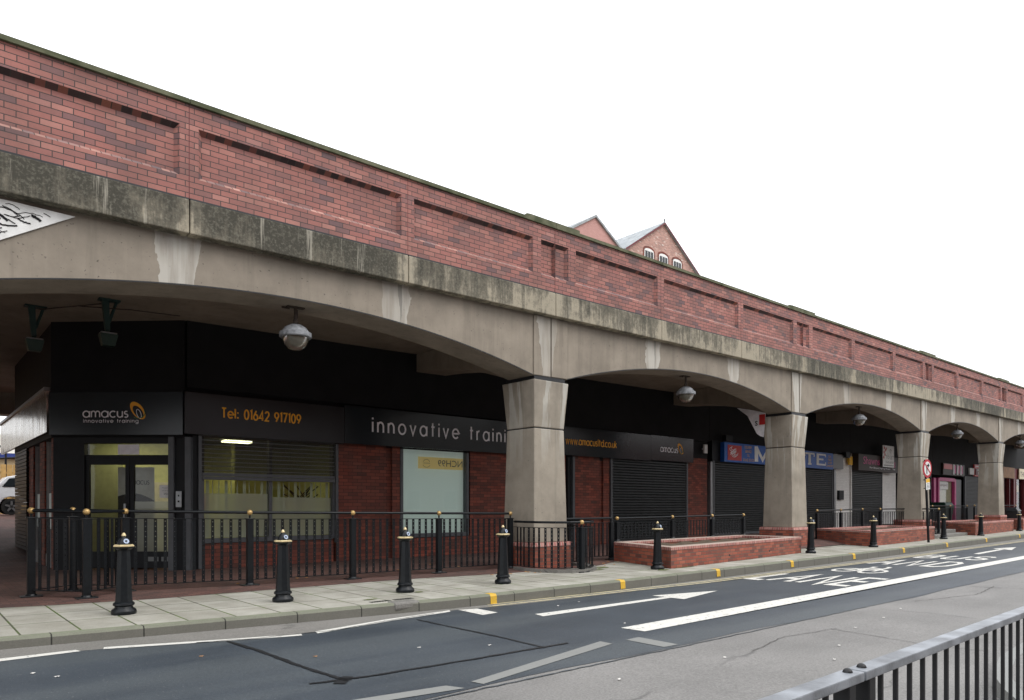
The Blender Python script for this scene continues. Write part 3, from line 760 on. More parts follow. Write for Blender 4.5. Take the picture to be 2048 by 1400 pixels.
    def az(x):
        t = (x - (c0 + 6.05)) / 5.49
        return 4.46 + .73 * (1 - min(1, t * t)) if abs(t) < 1 else 4.46
    mb = MB(); y0, y1, zt = 11.75, 12.61, 5.97
    for p, q in zip(xs, xs[1:]):
        ns = 1
        mb.quad((p, y0, az(p)), (q, y0, az(q)), (q, y0, zt), (p, y0, zt))
        mb.quad((q, y1, az(q)), (p, y1, az(p)), (p, y1, zt), (q, y1, zt))
        mb.quad((p, y0, az(p)), (p, y1, az(p)), (q, y1, az(q)), (q, y0, az(q)))
        mb.quad((p, y0, zt), (q, y0, zt), (q, y1, zt), (p, y1, zt))
    mb.quad((a, y0, 4.46), (a, y0, zt), (a, y1, zt), (a, y1, 4.46)); mb.quad((b, y0, 4.46), (b, y1, 4.46), (b, y1, zt), (b, y0, zt))
    bm_ = mb.build('arch_beam', 'beam', V, shear=True)
    # drip groove lip along the arch
    mb = MB()
    for p, q in zip(xs[1:-1], xs[2:-1]):
        mb.quad((p, y0 - .006, az(p) + .002), (q, y0 - .006, az(q) + .002), (q, y0 - .006, az(q) + .022), (p, y0 - .006, az(p) + .022))
        mb.quad((p, y0 - .006, az(p) + .022), (q, y0 - .006, az(q) + .022), (q, y0, az(q) + .022), (p, y0, az(p) + .022))
        mb.quad((p, y0 - .006, az(p) + .002), (p, y0, az(p) + .002), (q, y0, az(q) + .002), (q, y0 - .006, az(q) + .002))
    mb.build('drip_edge', 'tar', bm_, shear=True)
    for s_, e_ in ((c0 + .02, c0 + .55), (c1 - .55, c1 - .02)):
        mb = MB(); mb.box(s_, e_, 11.72, 11.745, 4.47, 5.85); mb.build('pilaster', 'beam', bm_, shear=True, bevel=.01)
# deck, crossheads, far edge beam
mb = MB(); mb.box(CX[0], CX[-1], 12.62, 31.4, 5.73, 6.25); mb.build('deck_slab', 'soffit', V, shear=True)
mb = MB(); mb.box(CX[0], CX[-1], 31.5, 32.3, 4.95, 6.3); mb.build('far_edge_beam', 'soffit', V, shear=True)
for c0 in CX:
    mb = MB(); ys = [12.63, 13.0, 13.6, 14.2, 15, 15.8, 16.6, 18, 26, 29, 31.3]
    zz = [4.48, 4.6, 4.78, 4.93, 5.09, 5.18, 5.23, 5.25, 5.1, 4.8, 4.5]
    for (p, zp), (q, zq) in zip(zip(ys, zz), zip(ys[1:], zz[1:])):
        for x_ in (c0 - .5, c0 + .5): mb.quad((x_, p, zp), (x_, q, zq), (x_, q, 5.72), (x_, p, 5.72))
        mb.quad((c0 - .5, p, zp), (c0 + .5, p, zp), (c0 + .5, q, zq), (c0 - .5, q, zq))
    mb.quad((c0 - .5, ys[0], zz[0]), (c0 + .5, ys[0], zz[0]), (c0 + .5, ys[0], 5.72), (c0 - .5, ys[0], 5.72))
    mb.build('crosshead', 'soffit', V, shear=True)
    # column: brick plinth, tapering shaft, flared head, dark bearing
    zf = fl(c0, 12.2); d = zs(c0); cx, cyy = c0 - .02, 12.24
    jt, tp_ = 3.26 + d, 4.36 + d; pt = (.60 if c0 < 12 else .60 + zs(c0) * .45)
    mb = MB(); mb.frustum(cx, cyy, pt, jt - .012, .545, .485)
    colm = mb.build('column', 'column', V, bevel=.022)
    mb = MB(); mb.frustum(cx, cyy, jt + .012, tp_, .485, .565); mb.build('column_head', 'column', colm, bevel=.022)
    mb = MB(); mb.frustum(cx, cyy, jt - .012, jt + .012, .465, .465); mb.build('column_joint', 'tar', colm)
    mb = MB(); mb.frustum(cx, cyy, tp_, 4.462 + d, .50, .50); mb.build('bearing', 'tar', colm)
    mb = MB(); mb.frustum(cx, cyy, -.05, pt - .09, .63, .63); pl = mb.build('plinth', 'planter_brick', colm, bevel=.006)
    mb = MB(); mb.frustum(cx, cyy, pt - .09, pt, .645, .62); mb.build('plinth_coping', 'coping_brick', colm, bevel=.008)

# poster sheet fixed in the spandrel
mb = MB(); F = mpY(11.735)
pp = [(-.6, 4.66), (.33, 4.62), (1.92, 5.62), (1.2, 5.63), (-.6, 5.60)]
i = len(mb.v)
pst = MB(); pst.v = [F(s, t, 0) for s, t in pp] + [F(s, t, .012) for s, t in pp]
pst.f = [(4, 3, 2, 1, 0), (5, 6, 7, 8, 9)] + [(j, (j + 1) % 5, 5 + (j + 1) % 5, 5 + j) for j in range(5)]
P0 = thing('mural_panel', 'white painted panel with black brush strokes in the corner of the nearest arch', 'mural', (.5, 11.73, 5.1))
pst.build('board', 'white', P0)
mb = MB(); rnd = random.Random(3)
nst = 0
def inside(ss, tt): return tt < 5.60 and ss < 1.82 and tt > 4.65 + max(0, (ss - .33)) * .63 + .03 and ss > -.58
for j in range(900):
    s = rnd.uniform(.75, 1.75) if j % 4 else rnd.uniform(-.55, 1.0); t = rnd.uniform(4.7, 5.58)
    L_ = rnd.uniform(.08, .38); n = 9; a0 = rnd.uniform(-.5, .2); pts = []; w0 = rnd.choice((.008, .012, .018, .034)); sg = rnd.choice((-1, 1))
    for q in range(n): pts.append((s + L_ * q / n, t + a0 * L_ * q / n + sg * .10 * L_ * math.sin(q * .4 + .2) + .006 * rnd.uniform(-1, 1)))
    if not all(inside(x_ - w0, y_ - w0) and inside(x_ + w0, y_ + w0) for x_, y_ in pts) or nst > 52: continue
    nst += 1
    ribbon(mb, pts, w0, F, .013 + .0002 * (j % 30), .002)
mb.build('brush_strokes', 'black_wall', P0)

# ------------------------------------------------------------------ hanging globe lamps
def lamp(loc, label):
    t = thing('hanging_globe_lamp', label, 'lamp', loc, 'globe lamps hanging under the arches')
    def sh(prof): return [(r, z) for r, z in prof]
    mb = MB(); mb.box(-.16, .16, -.05, .05, -.02, .0); mb.box(-.22, -.1, .02, .05, -.05, -.02); mb.build('mounting_plate', 'lamp_rust', t)
    mb = MB(); mb.tube((0, 0, -.02), (0, 0, -.30), .03); mb.tube((.035, 0, -.05), (.035, 0, -.2), .012); mb.lathe([(.02, -.32), (.05, -.3), (.045, -.24), (.025, -.22)]); mb.build('stem', 'lamp_rust', t)
    mb = MB(); mb.lathe([(.04, -.30), (.12, -.32), (.19, -.37), (.235, -.43), (.25, -.48)], n=24); mb.build('dome', 'lamp_metal', t, smooth=True)
    mb = MB(); mb.lathe([(.25, -.46), (.285, -.47), (.285, -.545), (.27, -.56), (.23, -.55)], n=28); mb.build('band', 'lamp_metal', t, smooth=True)
    mb = MB(); mb.lathe([(.232, -.55), (.225, -.62), (.19, -.70), (.13, -.765), (.06, -.79), (.004, -.795)], n=24); mb.build('globe', 'globe', t, smooth=True)
    for ch in t.children: ch.location = (0, 0, 0)
    return t
def rebase(t):
    pass
LAB = ['grey globe lamp hanging in the nearest arch above the phone number sign', 'grey globe lamp hanging in the second arch near the web address sign', 'grey globe lamp hanging in the third arch above the letting board', 'grey globe lamp hanging in the fourth arch beyond the round road sign', 'farthest globe lamp cut off by the right edge of the photo']
def local(t, fn):      # build parts in local coordinates
    pass
BASE_SAVE = dict(BASE)
t0 = None
for j in range(5):
    x = 11.5 + 12.1 * (j - 1) + 6.05
    loc = (x, 12.2, 5.19 + zs(x) - .002)
    if j == 0:
        t0 = thing('hanging_globe_lamp', LAB[0], 'lamp', loc, 'globe lamps hanging under the arches')
        BASE[t0.name] = (0, 0, 0)
        mb = MB(); mb.box(-.16, .16, -.05, .05, -.02, .0); mb.box(-.24, -.1, .02, .05, -.05, -.022); mb.build('mounting_plate', 'lamp_rust', t0)
        mb = MB(); mb.tube((0, 0, -.02), (0, 0, -.30), .03); mb.tube((.035, 0, -.05), (.035, 0, -.2), .012); mb.lathe([(.02, -.33), (.05, -.3), (.045, -.24), (.025, -.22)]); mb.build('stem', 'lamp_rust', t0)
        mb = MB(); mb.lathe([(.03, -.315), (.12, -.335), (.19, -.38), (.235, -.44), (.25, -.49)], n=24); mb.build('dome', 'lamp_metal', t0, smooth=True)
        mb = MB(); mb.lathe([(.245, -.46), (.285, -.475), (.285, -.55), (.27, -.565), (.23, -.56)], n=28); mb.build('band', 'lamp_metal', t0, smooth=True)
        mb = MB(); mb.lathe([(.232, -.55), (.225, -.62), (.19, -.70), (.13, -.765), (.06, -.79), (.004, -.795)], n=24); mb.build('globe', 'globe', t0, smooth=True)
    else:
        dup(t0, loc, LAB[j])

# floodlights on brackets over the entrance, joined by a conduit
def flood(x, y, zc, lab):
    t = thing('floodlight', lab, 'floodlight', (x, y, zc), 'old floodlights on brackets under the deck')
    BASE[t.name] = (0, 0, 0)
    mb = MB(); mb.box(-.16, .22, -.1, .1, -.03, 0); mb.prism2([(-.045, -.04), (.045, -.04), (.045, .04), (-.045, .04)], -.62, [(-.1, -.06), (.02, -.06), (.02, .06), (-.1, .06)], -.03)
    mb.tube((.16, 0, -.03), (.03, 0, -.45), .03, n=6); mb.build('bracket', 'green_metal', t)
    mb = MB(); mb.prism2([(-.10, -.09), (.12, -.09), (.12, .09), (-.10, .09)], -.93, [(-.15, -.13), (.17, -.13), (.17, .13), (-.15, .13)], -.70); mb.box(-.04, .04, -.03, .03, -.70, -.62); mb.build('lamp_head', 'bin_green', t, bevel=.01)
    mb = MB(); mb.box(-.13, .15, -.115, .115, -.698, -.67); mb.build('cover', 'galv', t)
    return t
flood(3.15, 15.86, 5.58, 'green floodlight on a bracket left of the dark wall corner, nearer the globe lamp')
flood(2.1, 17.3, 5.56, 'green floodlight on a bracket at the far left under the deck')
mb = MB(); mb.path([(2.2, 17.25, 5.50), (3.1, 15.95, 5.51)], .014); mb.path([(2.75, 16.45, 5.50), (3.5, 15.5, 5.36), (4.3, 15.1, 5.3)], .012)
tag(mb.build('conduit', 'lamp_rust', loc=(2.7, 16.5, 5.5)), 'thin cable conduit running between the two green floodlights', 'conduit')

# ------------------------------------------------------------------ training centre (first shop unit)
T = thing('shop_unit', 'black fronted training centre with yellow lit windows under the first arches', 'shop', (4.88, 16.7, 0))
FA, FB = (2.63, 18.67), (4.88, 16.7)
Z = .0
for pc in (((8.58, 10.05), (10.25, 10.50)), ((12.97, 17.08),), ((17.42, 18.80), (19.0, 19.33)), ((24.12, 25.55),)):
    mb = MB()
    for a, b in pc: mb.box(a, b, 16.7, 17.1, 0, 3.4)
    if len(pc) > 1: mb.box(pc[0][1], pc[1][0], 16.78, 17.1, 0, 3.4)
    mb.build('brick_pier', 'shop_brick', T)
for a, b, h in ((5.30, 8.50, .58), (10.50, 12.97, .56)):
    mb = MB(); mb.box(a, b, 16.72, 17.0, 0, h); mb.build('brick_sill_wall', 'shop_brick', T)
mb = MB(); mb.box(4.88, 25.6, 16.62, 17.15, 4.12, 6.2)
mb.box(4.88, 25.6, 16.72, 17.15, 3.05, 4.12)
mf = mpDir(FA, FB); slab_on(mb, mf, 0, 2.99, 3.0, 6.2, -.3, .08)
mb.box(2.6, 2.9, 18.7, 25.3, 3.0, 6.1)
mb.build('upper_wall', 'black_wall', T)
# body behind: party walls, back and the room behind the lit windows
mb = MB(); mb.box(9.2, 9.35, 17.15, 25.2, 0, 5.6); mb.box(25.45, 25.6, 17.15, 25.2, 0, 5.6); mb.box(2.9, 25.6, 25.1, 25.3, 0, 5.6); mb.build('party_wall', 'black_wall', T)
mb = MB(); mb.quad((4.45, 21.2, .05), (9.2, 21.2, .05), (9.2, 21.2, 3.2), (4.45, 21.2, 3.2)); mb.quad((9.19, 17.2, .05), (9.19, 21.2, .05), (9.19, 21.2, 3.2), (9.19, 17.2, 3.2))
mb.box(6.9, 7.0, 19.6, 21.2, .05, 3.2); mb.build('room_wall', 'room_yellow', T)
mb = MB(); mb.box(2.95, 4.45, 20.6, 20.7, .05, 3.2); mb.build('partition', 'olive_wall', T)
mb = MB(); mb.quad((2.9, 18.9, 3.2), (5.2, 17.1, 3.2), (9.2, 17.1, 3.2), (9.2, 21.2, 3.2), (2.9, 21.2, 3.2)); mb.quad((2.9, 18.9, .02), (5.2, 17.1, .02), (9.2, 17.1, .02), (9.2, 21.2, .02), (2.9, 21.2, .02)); mb.build('room_floor', 'room_floor', T)
mb = MB(); mb.box(6.4, 7.1, 18.6, 18.9, 3.12, 3.17); mb.box(4.2, 5.2, 19.6, 20.0, 3.12, 3.17); mb.build('ceiling_light', 'lit_panel', T)
mb = MB(); mb.box(6.05, 6.22, 19.3, 19.45, 1.35, 1.72); mb.build('fire_extinguisher', 'red_sign', T)
mb = MB(); mb.box(5.35, 6.0, 21.12, 21.18, .1, 2.1); mb.build('inner_door', 'cream', T)
def window(x0, x1, z0, z1, mull=(), frame='grey_frame', fw=.09):
    m = MB(); m.box(x0 - fw, x0, 16.68, 16.85, z0 - fw, z1); m.box(x1, x1 + fw, 16.68, 16.85, z0 - fw, z1)
    m.box(x0, x1, 16.68, 16.85, z0 - fw - .02, z0)
    for q in mull: m.box(q - .04, q + .04, 16.70, 16.84, z0, z1)
    f_ = m.build('window', frame, T, bevel=.005)
    m = MB(); m.quad((x0, 16.78, z0), (x1, 16.78, z0), (x1, 16.78, z1), (x0, 16.78, z1)); m.build('pane', 'glass', f_)
    return f_
w1 = window(5.27, 8.46, .70, 3.05, (6.83,))
m = MB(); m.quad((5.28, 16.772, .71), (6.78, 16.772, .71), (6.78, 16.772, 1.74), (5.28, 16.772, 1.74)); m.quad((6.88, 16.772, .71), (8.45, 16.772, .71), (8.45, 16.772, 1.66), (6.88, 16.772, 1.66)); m.build('frosted_film', 'frosted', w1)
m = MB()
for q in range(22):
    x = 5.35 + q * .142
    m.box(x, x + .02 + .05 * (q % 3 == 0), 16.83, 16.835, .72, 2.04)
m.build('vertical_blind', 'blind', w1)
m = MB()
for q in range(14): ribbon(m, [(7.9 + .25 * math.cos(q * 1.3) * rnd.random(), 1.55), (7.9 + .5 * math.cos(q * .9), 1.75 + .3 * math.sin(q * 2.1) ** 2)], .03, mpY(17.4), .001 * q)
m.tube((7.9, 17.42, .2), (7.9, 17.42, 1.6), .03); m.build('pot_plant', 'foliage', T)
# shutter half lowered over window 1
m = MB(); z = 2.22; sl_ = MB()
while z < 3.05:
    h = .098; sl_.box(5.20, 8.50, 16.622, 16.634, z + h * .42, z + h * .58); m.quad((5.20, 16.66, z), (8.50, 16.66, z), (8.50, 16.635, z + h * .5), (5.20, 16.635, z + h * .5)); m.quad((5.20, 16.635, z + h * .5), (8.50, 16.635, z + h * .5), (8.50, 16.66, z + h), (5.20, 16.66, z + h)); z += h
sh_ = m.build('roller_shutter', 'mesh_shutter', T); sl_.build('slat_edge', 'grey_frame', sh_)
m = MB(); m.box(5.20, 8.50, 16.62, 16.665, 2.05, 2.13); m.box(5.20, 8.50, 16.63, 16.665, 2.135, 2.215); m.box(6.75, 6.95, 16.60, 16.62, 2.08, 2.10); m.build('bottom_bar', 'grey_frame', sh_, bevel=.008)
for q0, z0_ in ((5.12, .02), (8.51, .5)): m = MB(); m.box(q0, q0 + .07, 16.60, 16.70, z0_, 3.05); m.build('guide_rail', 'grey_frame', sh_)
w2 = window(10.60, 12.82, .66, 3.04)
m = MB(); m.quad((10.6, 16.86, .6), (12.83, 16.86, .6), (12.83, 16.86, 3.05), (10.6, 16.86, 3.05)); m.build('backing_sheet', 'glowing_sheet', w2)
m = MB(); m.box(11.2, 12.8, 16.835, 16.85, 2.52, 2.86); m.build('banner', 'glowing_reflection', w2)  # street reflection built as a faintly glowing strip with mirrored text
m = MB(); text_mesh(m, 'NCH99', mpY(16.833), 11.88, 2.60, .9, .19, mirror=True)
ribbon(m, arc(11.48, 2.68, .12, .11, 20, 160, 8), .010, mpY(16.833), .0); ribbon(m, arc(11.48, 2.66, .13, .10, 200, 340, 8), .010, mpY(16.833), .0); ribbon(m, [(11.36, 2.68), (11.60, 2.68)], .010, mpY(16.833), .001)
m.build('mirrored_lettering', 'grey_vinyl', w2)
# entrance facet
FACE = mpDir(FA, FB, 0)
m = MB(); W_ = 2.99
for a, b, z0, z1 in ((0, .70, 0, 3.0), (2.70, 2.99, 0, 3.0), (.70, 2.70, 2.86, 3.0)): slab_on(m, FACE, a, b, z0, z1, -.2, .0)
m.build('entrance_surround', 'dark_frame', T)
m = MB(); slab_on(m, FACE, 2.99, 3.12, 0, 3.0, -.1, .06); slab_on(m, FACE, 2.62, 2.74, 0, 3.0, .0, .07); m.build('grey_pilaster', 'grey_frame', T)
m = MB(); m.box(4.99, 5.12, 16.66, 16.9, .0, 3.05); m.build('dark_jamb', 'dark_frame', T)
def leaf_door(a, b, lab=None):
    m = MB()
    slab_on(m, FACE, a, a + .09, .05, 2.5, -.1, -.04); slab_on(m, FACE, b - .09, b, .05, 2.5, -.1, -.04)
    slab_on(m, FACE, a + .09, b - .09, 2.38, 2.5, -.1, -.04); slab_on(m, FACE, a + .09, b - .09, .05, .42, -.1, -.04)
    d = m.build('door', 'dark_frame', T)
    m = MB(); m.quad(FACE(a + .09, .42, -.07), FACE(b - .09, .42, -.07), FACE(b - .09, 2.38, -.07), FACE(a + .09, 2.38, -.07)); m.build('pane', 'glass', d)
    return d
d1 = leaf_door(.70, 1.69); d2 = leaf_door(1.71, 2.70)
m = MB(); m.quad(FACE(1.80, .42, -.064), FACE(2.61, .42, -.064), FACE(2.61, 1.55, -.064), FACE(1.80, 1.55, -.064)); m.build('frosted_film', 'frosted', d2)
m = MB(); slab_on(m, FACE, 1.60, 1.64, 1.15, 1.5, -.04, .03); m.build('handle', 'galv', d1)
m = MB(); slab_on(m, FACE, 2.12, 2.35, .20, .30, -.04, -.03); slab_on(m, FACE, 2.42, 2.62, .20, .30, -.04, -.03); m.build('kick_plate', 'grey_vinyl', d2)
m = MB(); slab_on(m, FACE, .70, 2.70, 2.5, 2.60, -.1, -.03); tr_ = m.build('transom', 'dark_frame', T)
m = MB(); m.quad(FACE(.72, 2.60, -.07), FACE(2.68, 2.60, -.07), FACE(2.68, 2.86, -.07), FACE(.72, 2.86, -.07)); m.build('transom_pane', 'glass', tr_)
m = MB(); slab_on(m, FACE, 2.36, 2.68, 1.63, 1.92, -.069, -.062); n_ = m.build('notice', 'white', d2)
m = MB(); text_mesh(m, 'Please ring', FACE, 2.42, 1.84, .2, .03, -.060); text_mesh(m, 'for reception', FACE, 2.42, 1.78, .2, .03, -.060); text_mesh(m, 'amacus', FACE, 2.46, 1.70, .14, .04, -.060); m.build('notice_text', 'grey_vinyl', d2)
m = MB(); slab_on(m, FACE, 1.42, 1.9, 2.61, 2.84, -.069, -.062); m.build('stuck_paper', 'white_vinyl', tr_)
# roll-up banner standing inside
RB = mpDir(FA, FB, -.55)
B0 = thing('rollup_banner', 'white and dark roll-up banner standing inside the glass entrance doors', 'banner', (3.9, 18.3, .03))
m = MB(); m.quad(RB(1.15, .05, 0), RB(2.0, .05, 0), RB(2.0, 2.35, 0), RB(1.15, 2.35, 0)); m.build('sheet', 'white', B0)
m = MB(); m.v = [RB(1.15, .05, .004), RB(2.0, .05, .004)] + [RB(2.0 - .85 * q / 8, 1.62 + .12 * math.sin(q / 8 * 3.1) + .1 * q / 8 - .05, .004) for q in range(9)]; m.f = [tuple(range(11))]; m.build('lower_swoosh', 'dark_frame', B0)
m = MB(); write(m, 'amacus', RB, 1.38, 1.95, .09, .014, width=.50, d=.005); m.build('lettering', 'grey_vinyl', B0)
# side wall towards the passage
for q0, q1 in ((18.72, 19.15), (20.15, 20.9), (22.0, 22.8)): m = MB(); m.box(2.66, 2.9, q0, q1, 0, 3.0); m.build('side_brick_pier', 'shop_brick', T)
m = MB(); z = .25
while z < 3.0:
    m.box(2.60, 2.9, 22.81, 25.25, z, z + .085); z += .10
m.build('side_shutter', 'dark_frame', T)
for y0, y1, zb in ((19.15, 20.15, .3), (20.9, 22.0, .3)):
    m = MB(); m.box(2.7, 2.82, y0, y0 + .05, zb, 3.0); m.box(2.7, 2.82, y1 - .05, y1, zb, 3.0); m.box(2.68, 2.84, y0 + .05, y1 - .05, 0, zb); s_ = m.build('side_window', 'galv', T)
    m = MB(); m.quad((2.75, y0, zb), (2.75, y1, zb), (2.75, y1, 3.0), (2.75, y0, 3.0)); m.build('pane', 'glass', s_)
    m = MB(); m.quad((2.745, y0 + .05, .9), (2.745, y1 - .05, .9), (2.745, y1 - .05, 1.75), (2.745, y0 + .05, 1.75)); m.build('frosted_film', 'blind_white', s_)
# dark pipe frame, shutter unit 2
m = MB(); m.box(17.10, 17.24, 16.62, 17.0, 0, 3.1); m.build('door_frame', 'dark_frame', T)
m = MB(); m.box(17.28, 17.38, 16.55, 16.65, 0, 3.12); m.build('downpipe', 'grey_frame', T)
def shutter(parent, x0, x1, z0, z1, Y=16.70, pitch=.10, m_='shutter', gm='grey_frame', gw=.1):
    m = MB(); z = z0 + .1
    while z < z1:
        h = min(pitch, z1 - z)
        m.quad((x0, Y, z), (x1, Y, z), (x1, Y - .04, z + h * .25), (x0, Y - .04, z + h * .25)); m.quad((x0, Y - .04, z + h * .25), (x1, Y - .04, z + h * .25), (x1, Y - .04, z + h * .75), (x0, Y - .04, z + h * .75)); m.quad((x0, Y - .04, z + h * .75), (x1, Y - .04, z + h * .75), (x1, Y, z + h), (x0, Y, z + h)); z += pitch
    s_ = m.build('roller_shutter', m_, parent)
    m = MB(); m.box(x0, x1, Y - .03, Y + .01, z0, z0 + .1); m.build('bottom_bar', gm, s_)
    for q0 in (x0 - gw, x1): m = MB(); m.box(q0, q0 + gw, Y - .06, Y + .05, z0, z1); m.build('guide_rail', gm, s_)
    return s_
shutter(T, 19.45, 24.0, .06, 3.3)
# entry phone on the grey pilaster
E0 = thing('entry_phone', 'small steel entry phone panel on the grey post beside the entrance doors', 'intercom', (4.85, 16.65, 1.7))
m = MB(); slab_on(m, FACE, 2.80, 2.93, 1.42, 1.78, .071, .09); m.build('panel', 'galv', E0, bevel=.004)
m = MB(); slab_on(m, FACE, 2.85, 2.88, 1.66, 1.70, .09, .096); slab_on(m, FACE, 2.845, 2.885, 1.53, 1.57, .09, .096); slab_on(m, FACE, 2.84, 2.90, 1.30, 1.40, .071, .085); m.build('button', 'dark_frame', E0)

def logo(par, F_, cx, cy_, h, d):
    def ell(s_, k_, ang, ox=0, oy=0):
        out = []
        for q in range(25):
            a = 2 * math.pi * q / 24; x, y = s_ * .5 * k_ * math.cos(a), s_ * .5 * math.sin(a)
            out.append((cx + ox + x * math.cos(ang) - y * math.sin(ang), cy_ + oy + x * math.sin(ang) + y * math.cos(ang)))
        return out
    def ring(A, B, name, mat_, dd):
        m = MB()
        for q in range(24): m.quad(*[F_(p[0], p[1], dd) for p in (A[q], A[q + 1], B[q + 1], B[q])])
        m.build(name, mat_, par)
    ring(ell(h, .55, R(38)), ell(h * .72, .52, R(38), h * .02, -h * .07), 'orange_ring', 'orange', d)
    m = MB(); ribbon(m, ell(h * .46, .42, R(20), h * .06, -h * .16), h * .025, F_, d + .002); m.build('white_ring', 'white_vinyl', par)
    m = MB(); ribbon(m, arc(cx + .0 * h, cy_ - .12 * h, h * .36, h * .25, -120, 30, 10), h * .03, F_, d + .004); m.build('green_arc', 'green_vinyl', par)

# signs
s1 = thing('fascia_sign', 'glossy black fascia sign reading Tel: 01642 917109 left of the first column', 'sign', (6.8, 16.5, 3.5))
m = MB(); m.box(4.80, 8.695, 16.50, 16.62, 3.06, 4.0); m.build('board', 'dark_board', s1, bevel=.004)
write_words(s1, 'orange', 'Tel: 01642 917109', mpY(16.5), 5.60, 3.485, .150, .034, .36, 1.90, .002)
s2 = thing('fascia_sign', 'long glossy black fascia sign reading innovative training, passing behind the first column', 'sign', (13, 16.5, 3.5))
m = MB(); m.box(8.70, 16.65, 16.49, 16.62, 3.07, 4.06); m.build('board', 'black_sign', s2, bevel=.004)
write_words(s2, 'white_vinyl', 'innovative training', mpY(16.49), 9.52, 3.42, .27, .048, .72, 5.35, .002)
s3 = thing('fascia_sign', 'black fascia sign with orange web address and amacus emblem, right of the first column', 'sign', (20, 16.5, 3.6))
m = MB(); m.box(16.655, 21.5, 16.50, 16.62, 3.15, 4.12); m.box(21.505, 24.27, 16.50, 16.62, 3.18, 4.14); m.build('board', 'black_sign', s3, bevel=.004)
m = MB(); write(m, 'www.amacusltd.co.uk', mpY(16.5), 16.88, 3.53, .165, .027, gap=.34, width=2.6, d=.002); m.build('lettering', 'orange', s3)
m = MB(); write(m, 'amacus', mpY(16.5), 22.08, 3.53, .17, .034, gap=.32, width=1.12, d=.002); m.build('wordmark', 'white_vinyl', s3)
logo(s3, mpY(16.5), 23.38, 3.70, .50, .004)
s4 = thing('fascia_sign', 'black angled sign over the entrance doors reading amacus innovative training', 'sign', (3.7, 17.6, 3.5))
m = MB(); slab_on(m, FACE, 0, 2.98, 3.04, 4.0, .085, .14); m.build('board', 'black_sign', s4)
m = MB(); write(m, 'amacus', FACE, .76, 3.43, .135, .026, gap=.3, width=1.0, d=.142); m.build('wordmark', 'white_vinyl', s4)
m = MB(); write(m, 'innovative training', FACE, .77, 3.31, .055, .011, gap=.5, width=1.22, d=.142); m.build('strapline', 'white_vinyl', s4)
logo(s4, FACE, 1.98, 3.58, .46, .145)
s5 = thing('steel_fascia', 'polished steel box fascia along the left side wall of the training centre', 'fascia', (2.5, 22, 3.5))
m = MB()
yy = [18.8, 20.3, 21.9, 23.5, 25.1, 26.7, 28.2]
for a, b in zip(yy, yy[1:]): m.box(2.52, 2.595, a + .006, b - .006, 3.12, 4.05)
m.build('panel', 'steel_panel', s5)
m = MB(); m.box(2.47, 2.595, 18.8, 28.2, 4.055, 4.13); m.build('top_trim', 'galv', s5)
# the wall body continuing behind the steel fascia

# ------------------------------------------------------------------ the other shops
def upper(par, x0, x1, z0=4.15, z1=6.15):
    zt = 5.73 + zs((x0 + x1) / 2) + .15
    m = MB(); m.box(x0, x1, 16.62, 17.15, z0, zt + .3); m.build('upper_wall', 'black_wall', par)
def body(par, x0, x1):
    m = MB(); m.box(x0 + .01, x1 - .01, 17.2, 25.2, -.1, 5.9); m.build('shop_body', 'black_wall', par)
F7 = mpY(16.40)
# takeaway
b_ = thing('shop_unit', 'closed takeaway with wide dark roller shutter behind the second column', 'shop', (32, 16.7, .2))
upper(b_, 25.62, 39.3, 4.2); body(b_, 25.62, 39.3)
m = MB(); m.box(25.66, 25.76, 16.60, 16.8, .1, 3.3); m.box(37.25, 37.45, 16.60, 16.8, .1, 3.4); m.build('white_frame', 'galv', b_)
m = MB(); m.box(25.76, 25.93, 16.66, 16.9, .1, 3.3); m.build('tiled_strip', 'grey_plastic', b_)
shutter(b_, 26.03, 37.1, .18, 3.35)
m = MB(); m.box(37.46, 39.30, 16.68, 17.1, .1, 4.2); m.build('white_wall', 'white_brick', b_)
m = MB(); m.box(37.75, 38.3, 16.55, 16.68, 1.75, 2.25); m.build('letter_box', 'dark_frame', b_)
m = MB(); m.box(25.8, 37.2, 16.62, 17.1, 3.35, 4.2); m.build('shutter_housing', 'dark_frame', b_)
s = thing('fascia_sign', 'blue takeaway sign with big white letters and a red food picture, behind the second column', 'sign', (31, 16.4, 3.7))
m = MB(); m.box(26.4, 36.7, 16.41, 16.6, 3.32, 4.15); m.build('board', 'blue_sign', s)
m = MB(); m.box(36.71, 38.0, 16.45, 16.6, 3.38, 4.12); m.build('grey_end_box', 'grey_plastic', s)
m = MB()
def serif(mb, x, y, w_, h, ch, th=.26):
    if ch == 'M': pl = [[(0, 0), (0, 1)], [(1, 0), (1, 1)], [(0, 1), (.5, .12), (1, 1)], [(-.14, .03), (.14, .03)], [(.86, .03), (1.14, .03)], [(-.14, .97), (.1, .97)], [(.9, .97), (1.14, .97)]]
    if ch == 'T': pl = [[(.5, 0), (.5, 1)], [(0, .95), (1, .95)], [(.3, .03), (.7, .03)], [(0, 1), (0, .7)], [(1, 1), (1, .7)]]
    if ch == 'E': pl = [[(0.1, 0), (.1, 1)], [(0, .95), (1, .95)], [(0, .05), (1, .05)], [(.1, .52), (.75, .52)], [(1, 1), (1, .75)], [(1, 0), (1, .28)]]
    for j, q in enumerate(pl):
        wd = th if j < (2 if ch == 'M' else 1) else .085
        if ch == 'M' and j == 2: wd = .17
        ribbon(mb, [(x + a * w_, y + b * h) for a, b in q], wd, mpY(16.41), .004 + .0006 * j)
serif(m, 29.0, 3.44, 1.08, .64, 'M', .30); serif(m, 33.6, 3.5, .95, .56, 'T'); serif(m, 34.85, 3.5, .95, .56, 'E')
m.build('lettering', 'white', s)
m = MB(); m.box(26.65, 27.75, 16.398, 16.41, 3.40, 4.05); pk = m.build('food_picture', 'red_sign', s)
m = MB()
